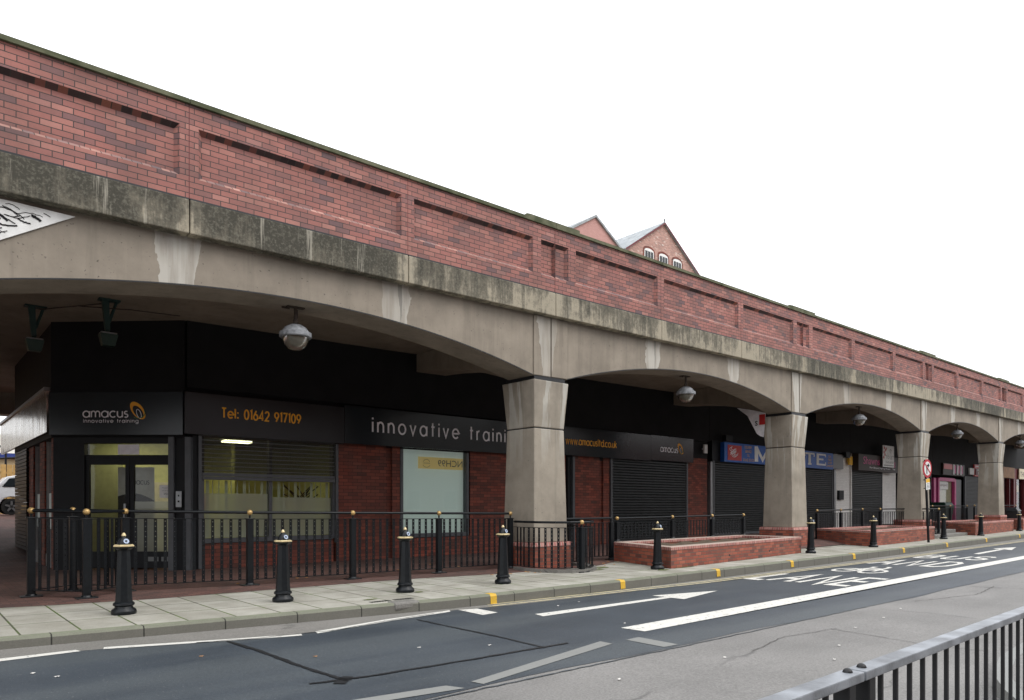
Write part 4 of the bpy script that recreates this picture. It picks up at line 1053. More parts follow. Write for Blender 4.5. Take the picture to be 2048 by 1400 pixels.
for q in range(12): ribbon(m, arc(27.0 + .07 * (q % 5), 3.62 + .05 * (q % 7), .16 + .03 * (q % 3), .08, 20 * q, 20 * q + 190, 8), .02, mpY(16.397), .0006 * q)
m.build('picture_highlight', 'white_vinyl', s)
m = MB()
for q, (tx, x_, wd, z_) in enumerate((('DELIVERY', 28.02, .60, 3.96), ('SERVICE', 28.06, .52, 3.78), ('TEL', 28.2, .22, 3.60), ('01642 253125', 27.90, .92, 3.40))): text_mesh(m, tx, mpY(16.41), x_, z_, wd, .12, .004)
for q, (tx, x_, wd, z_) in enumerate((('PIZZA', 36.15, .28, 3.92), ('KEBABS', 36.1, .40, 3.76), ('BURGERS', 36.08, .45, 3.60), ('& PARMOS', 35.95, .70, 3.43))): text_mesh(m, tx, mpY(16.41), x_, z_, wd, .11, .004)
m.build('small_lettering', 'amber', s)
def small_box(name, lab, cat, x0, x1, y0, y1, z0, z1, mt):
    m = MB(); m.box(x0, x1, y0, y1, z0, z1); m.box((x0 + x1) / 2 - .02, (x0 + x1) / 2 + .02, y1, y1 + .12, (z0 + z1) / 2 - .03, (z0 + z1) / 2 + .03)
    return tag(m.build(name, mt, loc=((x0 + x1) / 2, (y0 + y1) / 2, z0), bevel=.01), lab, cat)
small_box('security_lamp', 'black security lamp above the left end of the blue takeaway sign', 'lamp', 26.2, 26.7, 16.2, 16.4, 4.16, 4.42, 'dark_frame')
small_box('alarm_box', 'small white alarm box on the brick pier left of the blue sign', 'alarm', 25.1, 25.32, 16.52, 16.6, 3.62, 3.98, 'white')
small_box('alarm_box', 'amber alarm box on the wall between blue sign and dark shop sign', 'alarm', 38.75, 39.15, 16.45, 16.55, 3.65, 4.1, 'amber')
small_box('floodlight', 'small wall floodlight beside the amber alarm box', 'floodlight', 38.0, 38.5, 16.3, 16.5, 4.0, 4.3, 'dark_frame')
# dog grooming parlour
g_ = thing('shop_unit', 'closed dog grooming shop with white brick walls and a dark roller shutter', 'shop', (42.5, 16.7, .3))
upper(g_, 39.32, 46.0, 4.3); body(g_, 39.32, 46.0)
shutter(g_, 39.5, 43.6, .3, 3.4)
m = MB(); m.box(43.75, 45.8, 16.68, 17.1, .1, 4.3); m.box(39.33, 39.42, 16.6, 17.1, .1, 4.3); m.box(39.42, 43.75, 16.9, 17.1, 3.4, 4.3); m.build('white_wall', 'white_brick', g_)
s = thing('fascia_sign', 'dark brown shop sign with pink script name behind the letting board', 'sign', (42, 16.4, 3.8))
m = MB(); m.box(39.42, 44.9, 16.25, 16.66, 3.38, 4.28); m.build('board', 'brown_sign', s)
m = MB(); text_mesh(m, "Shawns", mpY(16.25), 40.05, 3.74, 2.2, .42, .004); text_mesh(m, "Dog", mpY(16.25), 43.75, 3.68, .8, .42, .004); m.build('lettering', 'pink', s)
m = MB(); text_mesh(m, "For Breed Styling From    Tel", mpY(16.25), 40.9, 3.50, 3.6, .12, .004); m.build('small_lettering', 'white_vinyl', s)
s = thing('letting_board', 'white TO LET board with red petals fixed over the dark brown sign', 'sign', (43.1, 16.1, 3.6))
m = MB(); m.box(42.35, 43.95, 16.10, 16.14, 3.66, 4.9); m.build('board', 'white', s)
m = MB(); text_mesh(m, 'TO LET', mpY(16.10), 42.75, 4.13, 1.15, .2, .003); text_mesh(m, '01642 667667', mpY(16.10), 42.75, 3.88, 1.1, .13, .003); ribbon(m, [(42.45, 3.76), (43.88, 3.76)], .05, mpY(16.1)); ribbon(m, arc(43.45, 4.6, .1, .12, 0, 260, 8), .03, mpY(16.1)); m.build('lettering', 'grey_vinyl', s)
m = MB()
for x_, z_ in ((42.55, 4.75), (42.7, 4.62), (42.5, 4.5), (42.62, 4.36), (42.46, 4.2), (42.8, 4.72)): ribbon(m, arc(x_, z_, .05, .05, 0, 360, 8), .06, mpY(16.1), .001)
m.build('petal', 'red_sign', s)
# next unit hidden behind the third column
h_ = thing('shop_unit', 'narrow glazed shopfront mostly hidden behind the third column', 'shop', (48.5, 16.7, .3))
upper(h_, 46.02, 51.9, 3.5); body(h_, 46.02, 51.9)
m = MB()
for x_ in (46.05, 47.3, 48.6, 49.9, 51.2, 51.7): m.box(x_, x_ + .1, 16.65, 16.8, .3, 3.5)
m.box(46.15, 51.8, 16.64, 16.8, 3.3, 3.5); m.box(46.15, 51.8, 16.7, 16.9, .25, .7); m.build('frame', 'dark_frame', h_)
m = MB(); m.quad((46.1, 16.75, .7), (51.7, 16.75, .7), (51.7, 16.75, 3.3), (46.1, 16.75, 3.3)); m.build('pane', 'glass', h_)
m = MB()
for q in range(7): m.box(46.2 + .0 * q, 47.2, 16.95, 17.05, .9 + q * .36, 1.12 + q * .36)
m.build('display_shelf', 'grey_plastic', h_)
# pink beauty shop
p_ = thing('shop_unit', 'dark shop with bright pink framed glass door between third and fourth columns', 'shop', (55, 16.7, .3))
upper(p_, 51.92, 58.4, 3.5); body(p_, 51.92, 58.4)
m = MB(); m.box(52.2, 52.6, 16.62, 16.8, .3, 3.3); m.box(53.0, 53.25, 16.6, 16.8, .3, 3.3); m.box(56.3, 56.6, 16.6, 16.8, .3, 3.3); m.box(53.25, 56.3, 16.6, 16.8, 3.12, 3.35); m.build('pink_frame', 'pink', p_)
m = MB(); m.box(53.25, 56.3, 16.82, 16.86, .3, 3.12); m.build('cream_blind', 'cream', p_)
m = MB(); m.quad((53.25, 16.75, .3), (56.3, 16.75, .3), (56.3, 16.75, 3.12), (53.25, 16.75, 3.12)); m.build('pane', 'glass', p_)
m = MB(); m.box(53.45, 55.1, 16.66, 16.7, 2.55, 3.05); nt_ = m.build('notice', 'white', p_)
m = MB(); text_mesh(m, 'unique2', mpY(16.66), 53.55, 2.72, 1.4, .22, .004); m.build('notice_text', 'maroon', p_)
m = MB(); m.box(56.6, 58.2, 16.75, 16.9, .3, 3.3); m.build('grey_door', 'grey_frame', p_)
s = thing('fascia_sign', 'red and pink picture sign on the dark wall above the pink door', 'sign', (56, 16.5, 3.9))
m = MB(); m.box(53.6, 58.1, 16.5, 16.6, 3.55, 4.35); m.build('board', 'brown_sign', s)
m = MB(); m.box(53.7, 55.4, 16.48, 16.5, 3.95, 4.3); m.build('red_panel', 'red_sign', s)
m = MB()
for x_ in (55.6, 56.4, 57.1): m.box(x_, x_ + .22, 16.47, 16.5, 3.6, 4.32)
m.build('picture_strip', 'white_vinyl', s)
m = MB()
for x_ in (55.85, 56.65, 57.35): m.box(x_, x_ + .26, 16.47, 16.5, 3.7, 4.25)
m.build('pink_strip', 'pink', s)
# shuttered unit
q_ = thing('shop_unit', 'closed shop with dark shutter under the red sign by the fourth column', 'shop', (63, 16.7, .35))
upper(q_, 58.42, 68.2, 3.6); body(q_, 58.42, 68.2)
shutter(q_, 58.8, 67.8, .34, 3.6)
s = thing('fascia_sign', 'red sign with a round red badge and white oval beside the fourth column', 'sign', (63, 16.5, 3.9))
m = MB(); m.box(60.4, 66.8, 16.5, 16.6, 3.62, 4.5); m.build('board', 'red_sign', s)
m = MB(); m.box(59.3, 60.3, 16.5, 16.6, 3.72, 4.2); m.box(62.7, 64.4, 16.47, 16.5, 3.8, 4.25); m.box(60.6, 66.5, 16.49, 16.5, 4.33, 4.4); m.build('white_panel', 'white', s)
m = MB(); m.box(60.5, 62.3, 16.45, 16.498, 3.72, 4.2); m.build('badge', 'maroon', s)
m = MB(); text_mesh(m, 'JUST', mpY(16.45), 60.8, 3.99, 1.1, .17, .004, bold=.02); text_mesh(m, 'EAT', mpY(16.45), 61.0, 3.77, .8, .17, .004, bold=.02); m.build('lettering', 'white_vinyl', s)
# last units
r_ = thing('shop_unit', 'maroon fronted cafe at the far right end of the row of shops', 'shop', (75, 16.7, .35))
upper(r_, 68.22, 84.0, 4.6); body(r_, 68.22, 84.0)
m = MB()
for x_ in (68.3, 70.0, 71.3, 72.0, 74.6, 76.5, 79, 81.5): m.box(x_, x_ + (.5 if x_ == 71.3 else .15), 16.6, 16.9, .3, 3.7)
m.box(68.3, 84, 16.65, 17.1, 3.7, 4.6); m.build('maroon_frame', 'maroon', r_)
m = MB(); m.quad((68.4, 16.8, .3), (83, 16.8, .3), (83, 16.8, 3.7), (68.4, 16.8, 3.7)); m.build('pane', 'glass', r_)
m = MB()
for q in range(5): m.box(68.6 + q * .26, 68.7 + q * .26, 16.95, 17.0, .4, 3.6)
m.build('white_blind', 'white', r_)
m = MB()
for x_, z_, c_ in ((72.6, 1.2, 0), (73.4, 2.6, 0), (75.2, 1.6, 0), (76.0, 2.9, 0)): m.box(x_, x_ + .7, 16.9, 17.0, z_, z_ + .6)
m.build('window_poster', 'yellow_vinyl', r_)
m = MB()
for x_, z_ in ((73.2, 1.7), (75.4, 2.3), (72.7, 2.6)): m.box(x_, x_ + .5, 16.88, 16.95, z_, z_ + .7)
m.build('red_poster', 'red_sign', r_)
s = thing('fascia_sign', 'plain varnished wooden sign board just right of the fourth column', 'sign', (69.8, 16.5, 4.1)); m = MB(); m.box(67.9, 71.1, 16.5, 16.6, 3.72, 4.6); m.build('board', 'timber2', s)
s = thing('fascia_sign', 'cream sign with black capitals starting THE at the right edge', 'sign', (75, 16.5, 4.1)); m = MB(); m.box(72.6, 79.5, 16.5, 16.6, 3.72, 4.6); m.build('board', 'cream', s)
m = MB(); text_mesh(m, 'THE WAY', mpY(16.5), 72.9, 3.9, 3.6, .45, .004); m.build('lettering', 'dark_frame', s)

# torn banner hanging by the second column
s = thing('hanging_banner', 'grubby white torn banner with a red strip hanging behind the second column', 'banner', (22.9, 13.2, 4.4))
m = MB(); m.v = [(22.95, 13.75, 5.0), (22.9, 13.3, 4.66), (22.92, 12.95, 4.0), (22.9, 12.80, 3.9), (22.9, 12.68, 3.86), (22.9, 12.6, 4.7), (22.92, 13.1, 4.85)]; m.f = [(0, 1, 5, 6), (1, 2, 3, 4, 5)]
m.v += [(x + .01, y, z) for x, y, z in m.v]; m.f += [(7, 8, 12, 13), (8, 9, 10, 11, 12)]; m.build('sheet', 'white_vinyl', s)
m = MB(); FB_ = lambda a, b, d: (22.875 - d, 13.35 - a, b); slab_on(m, FB_, .52, .74, 4.30, 4.66, 0, .006); m.build('red_strip', 'red_sign', s)
m = MB(); text_mesh(m, 'S', FB_, .36, 4.28, .10, .17, .006, bold=.02); m.build('lettering', 'dark_frame', s)

# ------------------------------------------------------------------ planters
def planter(lab, fl_, fr, br, bl, top, group='brick planters along the pavement'):
    t = thing('brick_planter', lab, 'planter', (fl_[0], fl_[1], 0), group)
    P = [Vector(q) for q in (fl_, fr, br, bl)]; c = sum(P, Vector((0, 0))) / 4
    def inset(d):
        out = []
        for j in range(4):
            a, b, cc = P[j - 1], P[j], P[(j + 1) % 4]
            d1 = (b - a).normalized(); d2 = (cc - b).normalized(); n1 = Vector((-d1.y, d1.x)); n2 = Vector((-d2.y, d2.x))
            bi = (n1 + n2); bi = bi / bi.dot(n1); out.append(tuple(b + bi * d))
        return out
    def ring(o, i_, z0, z1, name, mat_, par, bev=0):
        m = MB(); m.v = [(x, y, z0) for x, y in o] + [(x, y, z1) for x, y in o] + [(x, y, z0) for x, y in i_] + [(x, y, z1) for x, y in i_]
        for j in range(4):
            k_ = (j + 1) % 4
            m.f += [(j, k_, 4 + k_, 4 + j), (8 + k_, 8 + j, 12 + j, 12 + k_), (4 + j, 4 + k_, 12 + k_, 12 + j), (k_, j, 8 + j, 8 + k_)]
        return m.build(name, mat_, par, bevel=bev)
    o0 = inset(0); w_ = ring(o0, inset(.24), -.05, top - .085, 'brick_wall', 'planter_brick', t)
    ring(inset(-.012), inset(.26), top - .084, top, 'brick_coping', 'coping_brick', t, .014)
    m = MB(); q = inset(.24); nx_, ny_ = 26, 8
    for a in range(nx_ + 1):
        for b in range(ny_ + 1):
            s_, t_ = a / nx_, b / ny_
            p = (Vector(q[0]) * (1 - s_) + Vector(q[1]) * s_) * (1 - t_) + (Vector(q[3]) * (1 - s_) + Vector(q[2]) * s_) * t_
            m.v.append((p.x, p.y, top - .10 + .03 * math.sin(a * 1.3 + b) * math.cos(b * 1.9)))
    for a in range(nx_):
        for b in range(ny_):
            i_ = a * (ny_ + 1) + b; m.f.append((i_, i_ + ny_ + 1, i_ + ny_ + 2, i_ + 1))
    m.build('soil', 'soil', t, smooth=True)
    m = MB()
    dv = (P[1] - P[0])
    for f_ in (.38, .70):
        p = P[0] + dv * f_; m.tube((p.x, p.y - .004, .17), (p.x, p.y + .02, .17), .03, n=8)
    m.build('weep_hole', 'tar', t)
    return t
planter('long red brick planter with bare soil, nearest of the planters', (13.38, 9.70), (20.8, 10.28), (20.6, 12.3), (14.2, 12.1), .50)
planter('red brick planter with the leaning round road sign in front of it', (25.9, 10.28), (33.3, 10.58), (33.2, 12.6), (27.0, 12.7), .56)
planter('red brick planter to the right of the concrete steps', (39.1, 10.65), (47.4, 11.05), (47.2, 13.0), (40.2, 13.1), .62)
planter('last red brick planter at the right edge of the photo', (49.8, 11.15), (58, 11.5), (58, 13.3), (50.5, 13.2), .66)
m = MB(); m.prism([(33.6, 10.75), (39.0, 10.95), (39.2, 13.2), (33.5, 13.0)], -.05, .14); m.prism([(33.7, 11.25), (39.0, 11.45), (39.2, 13.2), (33.6, 13.0)], .14, .29)
tag(m.build('steps', 'gutter', loc=(36, 11, 0), bevel=.015), 'two low concrete steps between the second and third brick planters', 'steps')

# ------------------------------------------------------------------ railings
bar_me = {}
def bar_mesh(h, w_=.052, n=12, th=.010):
    key = (round(h, 2), w_, n)
    if key in bar_me: return bar_me[key]
    m = MB(); x0, x1, a = -w_ / 2, w_ / 2, .0085; pz = 0; pitch = h / n
    for j in range(n):
        zc = pitch * (j + .5)
        for y in (-th / 2, th / 2):
            m.quad((x0, y, pz), (x1, y, pz), (x1, y, zc - a), (x0, y, zc - a))
            m.quad((x0, y, zc - a), (-a, y, zc - a), (-a, y, zc + a), (x0, y, zc + a)); m.quad((a, y, zc - a), (x1, y, zc - a), (x1, y, zc + a), (a, y, zc + a))
        for p, q in (((-a, zc - a), (a, zc - a)), ((a, zc - a), (a, zc + a)), ((a, zc + a), (-a, zc + a)), ((-a, zc + a), (-a, zc - a))):
            m.quad((p[0], -th / 2, p[1]), (q[0], -th / 2, q[1]), (q[0], th / 2, q[1]), (p[0], th / 2, p[1]))
        pz = zc + a
    for y in (-th / 2, th / 2): m.quad((x0, y, pz), (x1, y, pz), (x1, y, h), (x0, y, h))
    for x in (x0, x1): m.quad((x, -th / 2, 0), (x, th / 2, 0), (x, th / 2, h), (x, -th / 2, h))
    me = bpy.data.meshes.new('baluster'); me.from_pydata(m.v, [], m.f); me.materials.append(M['iron']); bar_me[key] = me; return me
GR = 'black iron railings with gold balls'
def railing(lab, pts, posts, height, zb, ends=(1, 1), sub=None, pitch=.15, foot=.1, hr=.026, br=.052, simple=False, balls=None):
    """pts: polyline in plan with (x, y); posts: indices of pts that carry a post; height above the base level zb(x,y)."""
    t = thing('railing', lab, 'railing', (pts[0][0], pts[0][1], zb(*pts[0])), GR)
    def H(i): return height[i] if isinstance(height, (list, tuple)) else height
    P3 = [(x, y, zb(x, y)) for x, y in pts]
    for i in posts:
        x, y, z = P3[i]; h = H(i)
        m = MB()
        if foot: m.box(x - .15, x + .15, y - .10, y + .10, z - .0, z + .02); m.tube((x, y, z + .02), (x, y, z + .05), .09, .07)
        m.box(x - .055, x + .055, y - .05, y + .05, z, z + h - .12); m.box(x - .075, x + .075, y - .06, y + .06, z + h - .12, z + h - .105); m.tube((x, y, z + h - .12), (x, y, z + h), .018)
        p = m.build('post', 'iron', t, bevel=.008)
        if balls is None or i in balls:
            m = MB(); m.ball((x, y, z + h), br); m.build('ball', 'gold', p, smooth=True)
    m = MB(); m.path([(x, y, z + H(i)) for i, (x, y, z) in enumerate(P3)], hr, 10); m.build('handrail', 'iron', t, smooth=True)
    m = MB(); m2 = MB()
    for i in range(len(P3) - 1):
        (x0, y0, z0), (x1, y1, z1) = P3[i], P3[i + 1]
        for mm_, za, w_ in ((m, -1, .024), (m2, foot, .024)):
            a = (z0 + (H(i) - .125 if za < 0 else za)); b = (z1 + (H(i + 1) - .125 if za < 0 else za))
            L = math.hypot(x1 - x0, y1 - y0); nx, ny = -(y1 - y0) / L * w_, (x1 - x0) / L * w_
            k_ = len(mm_.v)
            mm_.v += [(x0 + nx, y0 + ny, a), (x0 - nx, y0 - ny, a), (x1 - nx, y1 - ny, b), (x1 + nx, y1 + ny, b)] + [(x0 + nx, y0 + ny, a + .012), (x0 - nx, y0 - ny, a + .012), (x1 - nx, y1 - ny, b + .012), (x1 + nx, y1 + ny, b + .012)]
            for q in ((0, 1, 2, 3), (4, 7, 6, 5), (0, 4, 5, 1), (1, 5, 6, 2), (2, 6, 7, 3), (3, 7, 4, 0)): mm_.f.append(tuple(k_ + r for r in q))
    m.build('top_rail', 'iron', t); m2.build('bottom_rail', 'iron', t)
    # balusters
    tot = 0; seg = []
    for i in range(len(P3) - 1):
        L = math.dist(P3[i][:2], P3[i + 1][:2]); seg.append((tot, L, i)); tot += L
    n = int(tot / pitch); post_d = []
    for i in posts:
        post_d.append(seg[i][0] if i < len(seg) else tot)
    for j in range(1, n):
        d = tot * j / n
        if min(abs(d - q) for q in post_d) < .07: continue
        for (s0, L, i) in seg:
            if s0 <= d <= s0 + L:
                f_ = (d - s0) / L; x = P3[i][0] + (P3[i + 1][0] - P3[i][0]) * f_; y = P3[i][1] + (P3[i + 1][1] - P3[i][1]) * f_; z = P3[i][2] + (P3[i + 1][2] - P3[i][2]) * f_
                h = H(i) + (H(i + 1) - H(i)) * f_
                o = bpy.data.objects.new('baluster', bar_mesh(round(h - .125 - foot, 2), n=max(4, int((h - .2) / .085)))); COL.objects.link(o); o.parent = t
                o.location = (x - P3[0][0], y - P3[0][1], z + foot - P3[0][2]); o.rotation_euler.z = math.atan2(P3[i + 1][1] - P3[i][1], P3[i + 1][0] - P3[i][0]); break
    return t
flat = lambda x, y: .003
railing('long black railing with gold balls in front of the yellow lit window and brick piers', [(2.9, 13.25), (4.83, 12.77), (6.77, 12.50), (8.75, 12.36), (10.70, 12.26)], [0, 1, 2, 3, 4], [1.36, 1.33, 1.31, 1.29, 1.27], flat)
railing('short black railing corner with two gold balls at the far left', [(2.9, 13.25), (2.23, 12.69), (1.6, 13.47)], [1, 2], [1.365, 1.36, 1.38], flat)
railing('short black railing behind the left corner, partly hidden with one gold ball', [(1.6, 13.47), (2.25, 13.95), (2.9, 13.25)], [1], [1.38, 1.38, 1.36], flat)
cp = [(10.60, 12.0), (10.50, 11.55), (10.55, 11.12), (10.72, 10.78), (10.95, 10.58), (11.22, 10.48), (11.55, 10.55), (11.85, 10.72), (12.12, 11.0), (12.32, 11.4), (12.38, 11.85), (12.38, 12.3)]
railing('curved black railing wrapped round the front of the first column', cp, [5], 1.09, flat, pitch=.145, foot=.09)
m = MB(); cin = [(11.44 + (x - 11.44) * .93, 12.2 + (y - 12.2) * .93) for x, y in cp]
for i in range(len(cp) - 1):
    o0, o1 = cp[i], cp[i + 1]; e0 = (11.44 + (o0[0] - 11.44) * 1.06, 12.2 + (o0[1] - 12.2) * 1.06); e1 = (11.44 + (o1[0] - 11.44) * 1.06, 12.2 + (o1[1] - 12.2) * 1.06)
    m.quad((*e0, 0), (*e1, 0), (*e1, .07), (*e0, .07)); m.quad((*e0, .07), (*e1, .07), (*cin[i + 1], .07), (*cin[i], .07)); m.quad((*cin[i], 0), (*cin[i], .07), (*cin[i + 1], .07), (*cin[i + 1], 0))
tag(m.build('curved_kerb_edging', 'gutter', loc=(11.4, 10.6, 0)), 'low curved concrete edging under the railing round the first column', 'kerb edging')
pl1 = lambda x, y: (.49 if x > 14.5 else .01)
railing('black railing between the first column and the nearest planter', [(12.45, 12.40), (14.38, 12.36)], [1], 1.11, lambda x, y: .01, balls=[])
railing('black railing standing on the back edge of the nearest planter', [(14.60, 12.34), (17.0, 12.28), (19.0, 12.24), (20.75, 12.20)], [0, 1, 2, 3], [.62, .635, .65, .66], lambda x, y: .49 + .0 * x, foot=.06)
railing('black railing along the back of the second planter, in front of the white brick', [(27.1, 12.75), (29.2, 12.75), (31.3, 12.75), (33.2, 12.75), (35.4, 12.4)], [0, 1, 2, 3, 4], [1.12, 1.14, 1.16, 1.16, 1.16], lambda x, y: .13, foot=.3)
railing('black railing round the third column beside the steps', [(35.4, 12.4), (35.2, 11.5), (35.8, 11.2), (36.6, 11.6), (36.8, 12.3)], [2], 1.13, lambda x, y: .16, foot=.09)
railing('black railing with gold balls behind the steps and third planter', [(37.0, 12.6), (38.6, 13.0), (41.2, 13.2), (44.0, 13.2), (46.9, 13.2)], [0, 1, 2, 3, 4], 1.12, lambda x, y: .30, foot=.25)
railing('farthest black railing beyond the fourth column', [(49.0, 13.4), (51.5, 13.4), (54.0, 13.4), (58, 13.4)], [0, 1, 2, 3], 1.12, lambda x, y: .32, foot=.25)

# ------------------------------------------------------------------ bollards
BL = [((2.29, 10.55), 'black octagonal bollard nearest the left edge, in front of the entrance doors'), ((4.41, 10.32), 'black bollard in front of the yellow lit window'), ((6.44, 10.08), 'black bollard in front of the window with the painted yellow reflection'),
      ((8.52, 9.97), 'black bollard just left of the curved railing'), ((13.07, 9.85), 'black bollard at the left corner of the nearest planter'), ((20.95, 10.05), 'black bollard at the right end of the nearest planter'),
      ((25.6, 10.05), 'black bollard at the left corner of the second planter'), ((34.0, 10.45), 'black bollard just right of the leaning sign post'), ((39.0, 10.40), 'black bollard at the left corner of the third planter'), ((47.7, 10.85), 'black bollard at the far right edge by the last planter')]
g1 = None
for (x, y), lab in BL:
    if g1 is None:
        g1 = thing('bollard', lab, 'bollard', (x, y, .002), 'black and gold bollards along the kerb'); BASE[g1.name] = (0, 0, 0)
        m = MB(); m.lathe([(.150, 0), (.158, .03), (.150, .06), (.115, .085), (.108, .11)], n=20); m.lathe([(.118, .112), (.133, .125), (.128, .150), (.108, .165)], n=20); m.build('base', 'iron', g1, smooth=True)
        m = MB(); m.lathe([(.112, .16), (.104, .26), (.080, .85), (.082, .865)], n=8); m.build('shaft', 'iron', g1)
        m = MB(); m.lathe([(.080, .862), (.118, .885), (.128, .905)], n=8); m.lathe([(.085, .935), (.075, .97), (.055, 1.01), (.022, 1.045)], n=16); m.build('cap', 'iron', g1)
        m = MB(); m.lathe([(.124, .906), (.134, .912), (.132, .924), (.115, .936), (.085, .937)], n=8); m.build('gold_rim', 'pale_gold', g1)
        m = MB(); m.lathe([(.020, 1.04), (.030, 1.055), (.024, 1.075), (.008, 1.095)], n=12); m.build('knob', 'pale_gold', g1, smooth=True)
        m = MB()
        # enamel badge on the street side, leaning with the cap
        cb = (.03, -.072, .982); u_ = Vector((.93, .36, 0)); v_ = Vector((-.10, .26, .96)); nn_ = u_.cross(v_)
        def bd(r1, r2, off): return [tuple(Vector(cb) - Vector((.36 * -1, .93, 0)) * 0 + u_ * math.cos(a) * r1 + v_ * math.sin(a) * r2 + Vector((.33 * -1, -.9, .2)) * off) for a in [2 * math.pi * q / 14 for q in range(14)]]
        A = bd(.036, .034, .012); B = bd(.036, .034, .0)
        m.v = A + B; m.f = [tuple(range(14))] + [(q, (q + 1) % 14, 14 + (q + 1) % 14, 14 + q) for q in range(14)]; m.build('badge', 'emblem_blue', g1)
        m = MB(); m.v = bd(.016, .014, .014); m.f = [tuple(range(14))]; m.build('badge_centre', 'iron', g1)
        g1.rotation_euler.z = R(-10)
    else: dup(g1, (x, y, .002), lab, R(-10))

# ------------------------------------------------------------------ leaning road sign
t = thing('road_sign', 'leaning pole with round red ringed no right turn sign and small yellow white plate', 'road sign', (30.37, 9.86, 0)); BASE[t.name] = (0, 0, 0)
m = MB(); m.tube((0, 0, 0), (0, 0, 3.25), .045, n=12); m.build('pole', 'dark_frame', t)
F = lambda s, tt, d: (s, -.06 - d, tt)
def disc(r, z, d, n=28, cx=0): return [F(cx + r * math.cos(2 * math.pi * q / n), z + r * math.sin(2 * math.pi * q / n), d) for q in range(n)]
m = MB(); m.v = disc(.36, 2.90, 0) + disc(.36, 2.90, .012); m.f = [tuple(range(28, 56)), tuple(reversed(range(28)))] + [(q, (q + 1) % 28, 28 + (q + 1) % 28, 28 + q) for q in range(28)]; m.build('red_disc', 'red_vinyl', t)
m = MB(); m.v = disc(.27, 2.90, .016); m.f = [tuple(range(28))]; m.build('white_face', 'white', t)
m = MB(); ribbon(m, [(-.07, 2.70), (-.07, 2.95), (.0, 3.02), (.06, 3.02)], .06, F, .018); m.v += [F(.05, 3.11, .022), F(.05, 2.92, .022), F(.17, 3.015, .022)]; n0 = len(m.v); m.f.append((n0 - 3, n0 - 2, n0 - 1)); m.build('turn_arrow', 'dark_frame', t)
m = MB(); ribbon(m, [(-.19, 3.09), (.19, 2.71)], .055, F, .024); m.build('red_bar', 'red_vinyl', t)
m = MB(); m.v = []; slab_on(m, F, -.16, .16, 2.08, 2.50, 0, .01); m.build('plate', 'white', t)
m = MB(); slab_on(m, F, -.155, .155, 2.36, 2.495, .011, .013); m.build('yellow_band', 'amber', t)
m = MB()
for q in range(4): ribbon(m, [(-.11, 2.31 - q * .055), (.11, 2.31 - q * .055)], .018, F, .011)
m.build('plate_text', 'grey_vinyl', t)
m = MB()
for z in (3.15, 2.68, 2.45, 2.12): m.box(-.09, .09, -.062, .06, z, z + .03)
m.build('clamp', 'dark_frame', t)
t.rotation_euler = (0, R(-5), R(-6))

# ------------------------------------------------------------------ bins, background
t = thing('wheelie_bin', 'dark green lidded bin standing before the pink framed door', 'bin', (50.3, 15.6, .33)); BASE[t.name] = (0, 0, 0)
m = MB(); m.prism2([(-.65, -.4), (.65, -.4), (.65, .4), (-.65, .4)], .1, [(-.8, -.5), (.8, -.5), (.8, .5), (-.8, .5)], 1.05); m.build('body', 'bin_green', t, bevel=.03)
m = MB(); m.prism2([(-.84, -.54), (.84, -.54), (.84, .54), (-.84, .54)], 1.05, [(-.6, -.4), (.6, -.4), (.6, .4), (-.6, .4)], 1.32); m.build('lid', 'bin_green', t, bevel=.03)
m = MB(); m.box(-.6, -.5, -.42, .42, 0, .12); m.box(.5, .6, -.42, .42, 0, .12); m.build('foot', 'tar', t)
t = thing('litter_bin', 'black square litter bin near the right edge between planters', 'bin', (51.0, 11.9, .0)); BASE[t.name] = (0, 0, 0)
m = MB(); m.box(-.38, .38, -.3, .3, .05, 1.1); m.build('body', 'bin_black', t, bevel=.03)
m = MB(); m.prism2([(-.42, -.34), (.42, -.34), (.42, .34), (-.42, .34)], 1.1, [(-.3, -.2), (.3, -.2), (.3, .2), (-.3, .2)], 1.3); m.build('hood', 'bin_black', t, bevel=.02)
m = MB(); m.box(-.25, .25, -.32, -.3, .8, 1.0); m.build('opening', 'tar', t)

# white car seen through the passage
C = thing('parked_car', 'white estate car parked beyond the passage at the left edge', 'car', (5.0, 37.2, 1.04)); BASE[C.name] = (0, 0, 0)
prof = [(-2.2, .35), (-2.28, .75), (-2.15, 1.05), (-1.95, 1.15), (-1.55, 1.62), (-1.2, 1.70), (.35, 1.70), (.75, 1.55), (1.25, 1.12), (2.1, .98), (2.28, .75), (2.28, .38)]
wh = [(-1.38, .36), (1.38, .36)]
low = []
for cxw in (1.38, -1.38):
    low += [(cxw + .42 * math.cos(a), .36 + .42 * math.sin(a)) for a in [R(5 + 170 * q / 10) for q in range(11)]]
ol = prof + low
m = MB(); n = len(ol)
for y, in ((-.88,), (.88,)):
    m.v += [(x, y * (1 - .16 * max(0, z - 1.0)), z) for x, z in ol]
m.f = [tuple(range(n)), tuple(reversed(range(n, 2 * n)))] + [(j, n + j, n + (j + 1) % n, (j + 1) % n) for j in range(n)]
m.build('body', 'car', C, bevel=.03)
m = MB()
for s_ in (-1, 1):
    y = s_ * .885
    wn = [(-1.7, 1.2), (-1.45, 1.56), (-1.15, 1.60), (.3, 1.60), (.62, 1.48), (.95, 1.2)]
    m.quad(*[(x, y * (1 - .16 * max(0, z - 1.0)), z) for x, z in wn])
m.build('side_window', 'black_sign', C)
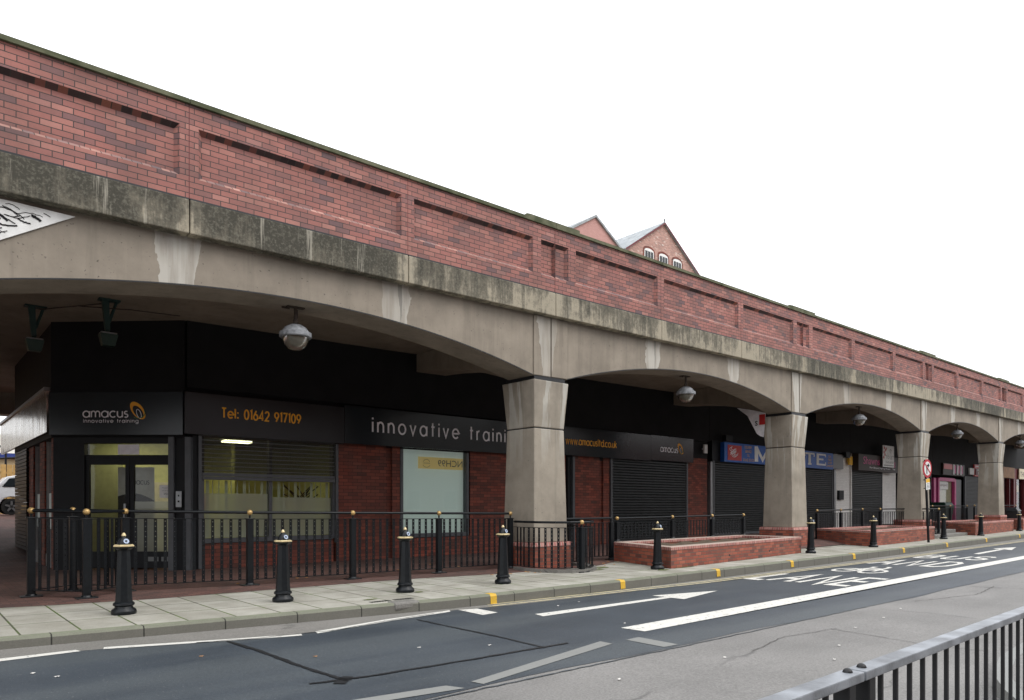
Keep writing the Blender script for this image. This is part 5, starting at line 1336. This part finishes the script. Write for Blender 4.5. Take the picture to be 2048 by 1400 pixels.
for x in (-1.38, 1.38):
    for s_ in (-1, 1):
        m = MB(); m.tube((x, s_ * .70, .36), (x, s_ * .90, .36), .35, n=28); wl = m.build('wheel', 'tyre', C, smooth=True)
        m = MB(); m.tube((x, s_ * .89, .36), (x, s_ * .903, .36), .235, n=24); m.build('rim', 'dark_frame', wl)
        m = MB()
        for q in range(5):
            a = 2 * math.pi * q / 5 + .3; y = s_ * .915
            m.quad((x + .05 * math.cos(a + 1.3), y, .36 + .05 * math.sin(a + 1.3)), (x + .05 * math.cos(a - 1.3), y, .36 + .05 * math.sin(a - 1.3)), (x + .23 * math.cos(a - .14), y, .36 + .23 * math.sin(a - .14)), (x + .23 * math.cos(a + .14), y, .36 + .23 * math.sin(a + .14)))
        m.build('spoke', 'galv', wl)
m = MB(); m.box(-2.30, -2.1, -.9, -.6, .92, 1.06); m.build('tail_light', 'red_sign', C)
m = MB(); m.box(-2.31, -1.9, -.9, .9, .30, .52); m.build('bumper', 'dark_frame', C)
# timber fence, building, tree beyond
t = thing('timber_fence', 'pale vertical board fence behind the white car', 'fence', (5, 42, 1.0))
m = MB(); x = -22
while x < 16: m.box(x, x + .22, 42, 42.03, 1.0, 3.45); x += .25
m.build('boards', 'timber', t)
m = MB(); m.box(-22, 16, 42.03, 42.09, 1.3, 1.4); m.box(-22, 16, 42.03, 42.09, 3.0, 3.1); m.build('fence_rail', 'timber', t)
t = thing('handrail', 'dark sloping handrail above the timber fence', 'handrail', (4, 43.5, 1.0))
m = MB(); m.path([(-4, 43.5, 3.6), (7, 43.5, 4.75)], .06); m.path([(-4, 43.5, 3.0), (7, 43.5, 4.15)], .04)
for q in range(5): m.tube((-4 + q * 2.7, 43.5, 1.0), (-4 + q * 2.7, 43.5, 3.6 + q * .28), .05)
m.build('rail', 'dark_frame', t)
t = thing('low_building', 'beige building with blue eaves and glazing seen through the passage', 'building', (0, 48, 1.0))
m = MB(); m.box(-40, 18, 48, 58, 1.0, 4.35); m.build('wall', 'beige', t)
m = MB(); m.box(-40, 18, 47.7, 48, 4.1, 4.35); m.build('eaves', 'navy', t)
m = MB(); m.box(-40, 18, 49, 57, 4.35, 5.5); m.build('clerestory', 'white', t)
m = MB()
for q in range(24): m.box(-38 + q * 2.2, -38.1 + q * 2.2 + .3, 48.9, 49, 4.35, 5.5)
m.build('glazing_bar', 'grey_frame', t)
t = thing('tree', 'half bare tree behind the low beige building at the left edge', 'tree', (-1.5, 45.5, 1.0))
m = MB(); rt = random.Random(5)
tips = []
def br_(a, d, L, r, dep):
    b = a + d * L; m.tube(a, b, r, r * .65, n=6)
    if dep == 0: tips.append(b); return
    for q in range(3): br_(b, (d + Vector((rt.uniform(-.8, .8), rt.uniform(-.8, .8), rt.uniform(-.1, .6)))).normalized(), L * .72, r * .6, dep - 1)
br_(Vector((-1.5, 45.5, 1.0)), Vector((0, 0, 1)), 3.6, .22, 5)
m.build('trunk', 'bark', t)
m = MB()
for p in tips:
    for q in range(7):
        c = p + Vector((rt.gauss(0, .4), rt.gauss(0, .4), rt.gauss(0, .3))); u_ = Vector((rt.gauss(0, 1), rt.gauss(0, 1), rt.gauss(0, 1))).normalized() * .10; v_ = u_.orthogonal().normalized() * .07
        m.quad(tuple(c - u_), tuple(c + v_), tuple(c + u_), tuple(c - v_))
m.build('crown', 'foliage', t)

# warehouse gables above the parapet
t = thing('warehouse', 'tall red brick warehouse with slate roofed gable and three arched windows above the parapet', 'building', (48.5, 36, 1))
def gable(par, cx, hw, zap, zev, y0, y1, mt, over=.18):
    m = MB(); m.v = [(cx - hw, y0, 1.0), (cx + hw, y0, 1.0), (cx + hw, y0, zev), (cx, y0, zap), (cx - hw, y0, zev)]; m.v += [(x, y1, z) for x, _, z in m.v]
    m.f = [(0, 1, 2, 3, 4), (9, 8, 7, 6, 5), (1, 6, 7, 2), (0, 4, 9, 5)]; m.build('wall', mt, par)
    m = MB()
    dz = (zap - zev) / hw
    for s_ in (-1, 1):
        e = (cx + s_ * (hw + over), zev - dz * over)
        P = [(cx, y0 - .15, zap), (e[0], y0 - .15, e[1]), (e[0], y1, e[1]), (cx, y1, zap)]
        m.v += [(x, y, z + .01) for x, y, z in P] + [(x, y, z + .20) for x, y, z in P]; o = len(m.v) - 8
        for q in ((0, 1, 2, 3), (4, 7, 6, 5), (0, 4, 5, 1), (1, 5, 6, 2), (2, 6, 7, 3), (3, 7, 4, 0)): m.f.append(tuple(o + r for r in q))
    return m.build('roof', 'slate', par)
rf = gable(t, 48.6, 4.9, 25.15, 21.85, 36, 50, 'warehouse_brick')
m = MB(); m.tube((48.6, 35.9, 25.3), (48.6, 35.9, 25.5), .06); m.ball((48.6, 35.9, 25.52), .09); m.build('finial', 'slate', rf)
m = MB()
for s_ in (-1, 1):
    for o in (0,):
        m.quad((48.6, 35.80, 25.12), (48.6, 35.80, 25.28), (48.6 + s_ * 5.15, 35.80, 21.90), (48.6 + s_ * 5.15, 35.80, 21.74))
m.build('bargeboard', 'maroon', rf)
for x0 in (46.0, 47.95, 49.9):
    m = MB(); n0 = 0; A = [(x0 - .18, 21.2), (x0 + 1.43, 21.2)] + [(x0 + .625 + .80 * math.cos(R(a)), 22.45 + .38 * math.sin(R(a))) for a in range(0, 181, 20)]
    m.v = [(x, 35.985, z) for x, z in A]; m.f = [tuple(range(len(A)))]; wi = m.build('window', 'shop_brick', t)
    m = MB(); A = [(x0, 21.2), (x0 + 1.25, 21.2)] + [(x0 + .625 + .625 * math.cos(R(a)), 22.4 + .24 * math.sin(R(a))) for a in range(0, 181, 20)]
    m.v = [(x, 35.97, z) for x, z in A]; m.f = [tuple(range(len(A)))]; m.build('white_frame', 'white', wi)
    m = MB()
    for q in range(3): m.quad((x0 + .10 + q * .37, 35.955, 21.3), (x0 + .40 + q * .37, 35.955, 21.3), (x0 + .40 + q * .37, 35.955, 22.4), (x0 + .10 + q * .37, 35.955, 22.4))
    m.build('pane', 'black_sign', wi)
t = thing('warehouse', 'plain red brick gabled building left of the three window gable', 'building', (40.2, 36.4, 1))
gable(t, 40.45, 2.9, 23.65, 21.9, 36.4, 50, 'gable_brick')

# ------------------------------------------------------------------ unseen far side of the street, its heights set for sign reflections and shade
def terrace(lab, x0, x1, y, h, mt, wm, step, z1=.0):
    t = thing('street_building', lab, 'building', ((x0 + x1) / 2, y, 0))
    m = MB(); m.box(x0, x1, y - 9, y, -.3, h); m.build('wall', mt, t)
    m = MB(); m.box(x0 - .1, x1 + .1, y - 9, y + .12, h, h + .25); m.build('cornice', 'beam', t)
    x = x0 + 1
    while x + 1.4 < x1:
        for z in (1.0, 4.2, 7.0):
            if z + 2 < h:
                m = MB(); m.box(x, x + 1.4, y + .003, y + .05, z, z + 1.7); wi = m.build('window', 'white', t)
                m = MB(); m.box(x + .1, x + 1.3, y + .051, y + .06, z + .1, z + 1.6); m.build('pane', wm, wi)
        x += step
    return t
terrace('brown brick terrace opposite the viaduct, mirrored in the phone number sign', -40, 21.5, -13, 10.2, 'shop_brick', 'black_sign', 3.2)
terrace('pale rendered block opposite the viaduct, mirrored beside the first column', 25.5, 47, -13.5, 9.3, 'beam', 'black_sign', 3.6)
terrace('low dark brick block opposite the far end of the viaduct', 49, 110, -13, 8.3, 'shop_brick', 'black_sign', 3.4)

# ------------------------------------------------------------------ foreground guardrail
t = thing('guardrail', 'worn grey topped pedestrian guardrail with dark vertical bars, bottom right', 'guardrail', (1.6, .83, -.02))
def top(x0, x1): m = MB(); m.box(x0, x1, .805, .86, .985, 1.012); return m.build('top_rail', 'rail_top', t, bevel=.004)
top(.2, 1.995); top(2.005, 4.05); top(4.06, 6.1); top(6.11, 8.2)
m = MB()
for x in (1.955, 2.045, 4.01, 4.10, 6.05, 6.15): m.ball((x, .835, 1.010), .014, 10)
m.build('bolt', 'rail_dark', t, smooth=True)
def gpost(x, w_=.045): m = MB(); m.box(x - w_ / 2, x + w_ / 2, .81, .855, -.02, .985); m.build('post', 'rail_dark', t, bevel=.004)
for x in (.25, 1.93, 2.06, 3.98, 4.12, 6.03, 6.17, 8.15): gpost(x)
for a, b in ((.25, 1.93), (2.06, 3.98), (4.12, 6.03), (6.17, 8.15)):
    n = round((b - a) / .112)
    for j in range(1, n):
        x = a + (b - a) * j / n
        m = MB(); m.box(x - .0065, x + .0065, .827, .839, .12, .985); m.build('bar', 'rail_dark', t)
    m = MB(); m.box(a, b, .815, .85, .10, .12); m.build('bottom_rail', 'rail_dark', t)

# ------------------------------------------------------------------ leaves and litter
rl = random.Random(11)
spots = [(2.39, 7.67, 1), (1.1, 7.6, 0), (.95, 7.9, 0), (3.3, 6.9, 1), (4.4, 6.6, 0), (5.1, 6.2, 0), (8.0, 8.0, 0), (8.6, 8.1, 0), (7.5, 6.2, 0), (9.6, 4.0, 0), (8.2, 3.6, 0), (10.8, 4.1, 0), (6.6, 4.1, 0), (7.4, 3.3, 0), (5.0, 4.2, 0), (12, 4.3, 0), (9.1, 2.9, 0)]
for i_, (x, y, k_) in enumerate(spots):
    m = MB(); a = rl.random() * 3; r = .018
    m.v = [(x + r * (1.6 if q % 2 else .8) * math.cos(a + q), y + r * (.9 if q % 3 else .6) * math.sin(a + q), zr(x) + .012 + .006 * (q % 2)) for q in range(6)]; m.f = [tuple(range(6))]
    o = m.build('fallen_leaf' if k_ else 'paper_scrap', 'leaf' if k_ else 'litter', loc=(x, y, zr(x)))
    tag(o, 'small brown leaf lying on the dark tarmac' if k_ else 'tiny pale scrap of litter lying on the road', 'leaf' if k_ else 'litter', 'leaves on the road' if k_ else 'litter on the road')
for i_ in range(34):
    if i_ < 14: x, y, z = rl.gauss(10.3, .35), rl.gauss(11.2, .16), .006
    elif i_ < 26: x, y, z = rl.uniform(3, 10), rl.uniform(12.9, 14.5), .01
    else: x, y, z = rl.uniform(12.6, 15), rl.uniform(11.1, 11.9), .01
    if y > yb(x): z += .006
    m = MB(); a = rl.random() * 3; r = .032
    m.v = [(x + r * (1.5 if q % 2 else .8) * math.cos(a + q), y + r * (1.1 if q % 3 else .6) * math.sin(a + q), z + .012 * (q % 2)) for q in range(6)]; m.f = [tuple(range(6))]
    o = m.build('fallen_leaf', 'leaf', loc=(x, y, z))
    lb = 'dry brown leaf in the drift at the foot of the curved railing' if i_ < 14 else ('dry leaf on the red paving behind the long railing' if i_ < 26 else 'pale leaf on the ground between curved railing and nearest planter')
    tag(o, lb, 'leaf', ['leaves drifted by the curved railing', 'leaves behind the long railing', 'leaves by the nearest planter'][0 if i_ < 14 else (1 if i_ < 26 else 2)])

# moss creeping at the feet of the edging, planter and slabs
for n_, (x, y, a, b) in enumerate(((12.35, 10.95, .30, .16), (11.9, 10.62, .22, .08), (13.0, 9.62, .20, .10), (13.9, 9.72, .5, .05), (5.5, 9.62, .16, .05), (6.6, 9.9, .10, .07))):
    m = MB(); n = 22
    m.v = [(x + a * math.cos(2 * math.pi * q / n) * (.6 + .5 * rl.random()), y + b * math.sin(2 * math.pi * q / n) * (.6 + .5 * rl.random()), .005 + .0004 * n_) for q in range(n)]; m.f = [tuple(range(n))]
    o = m.build('moss', 'moss'); o['kind'] = 'stuff'
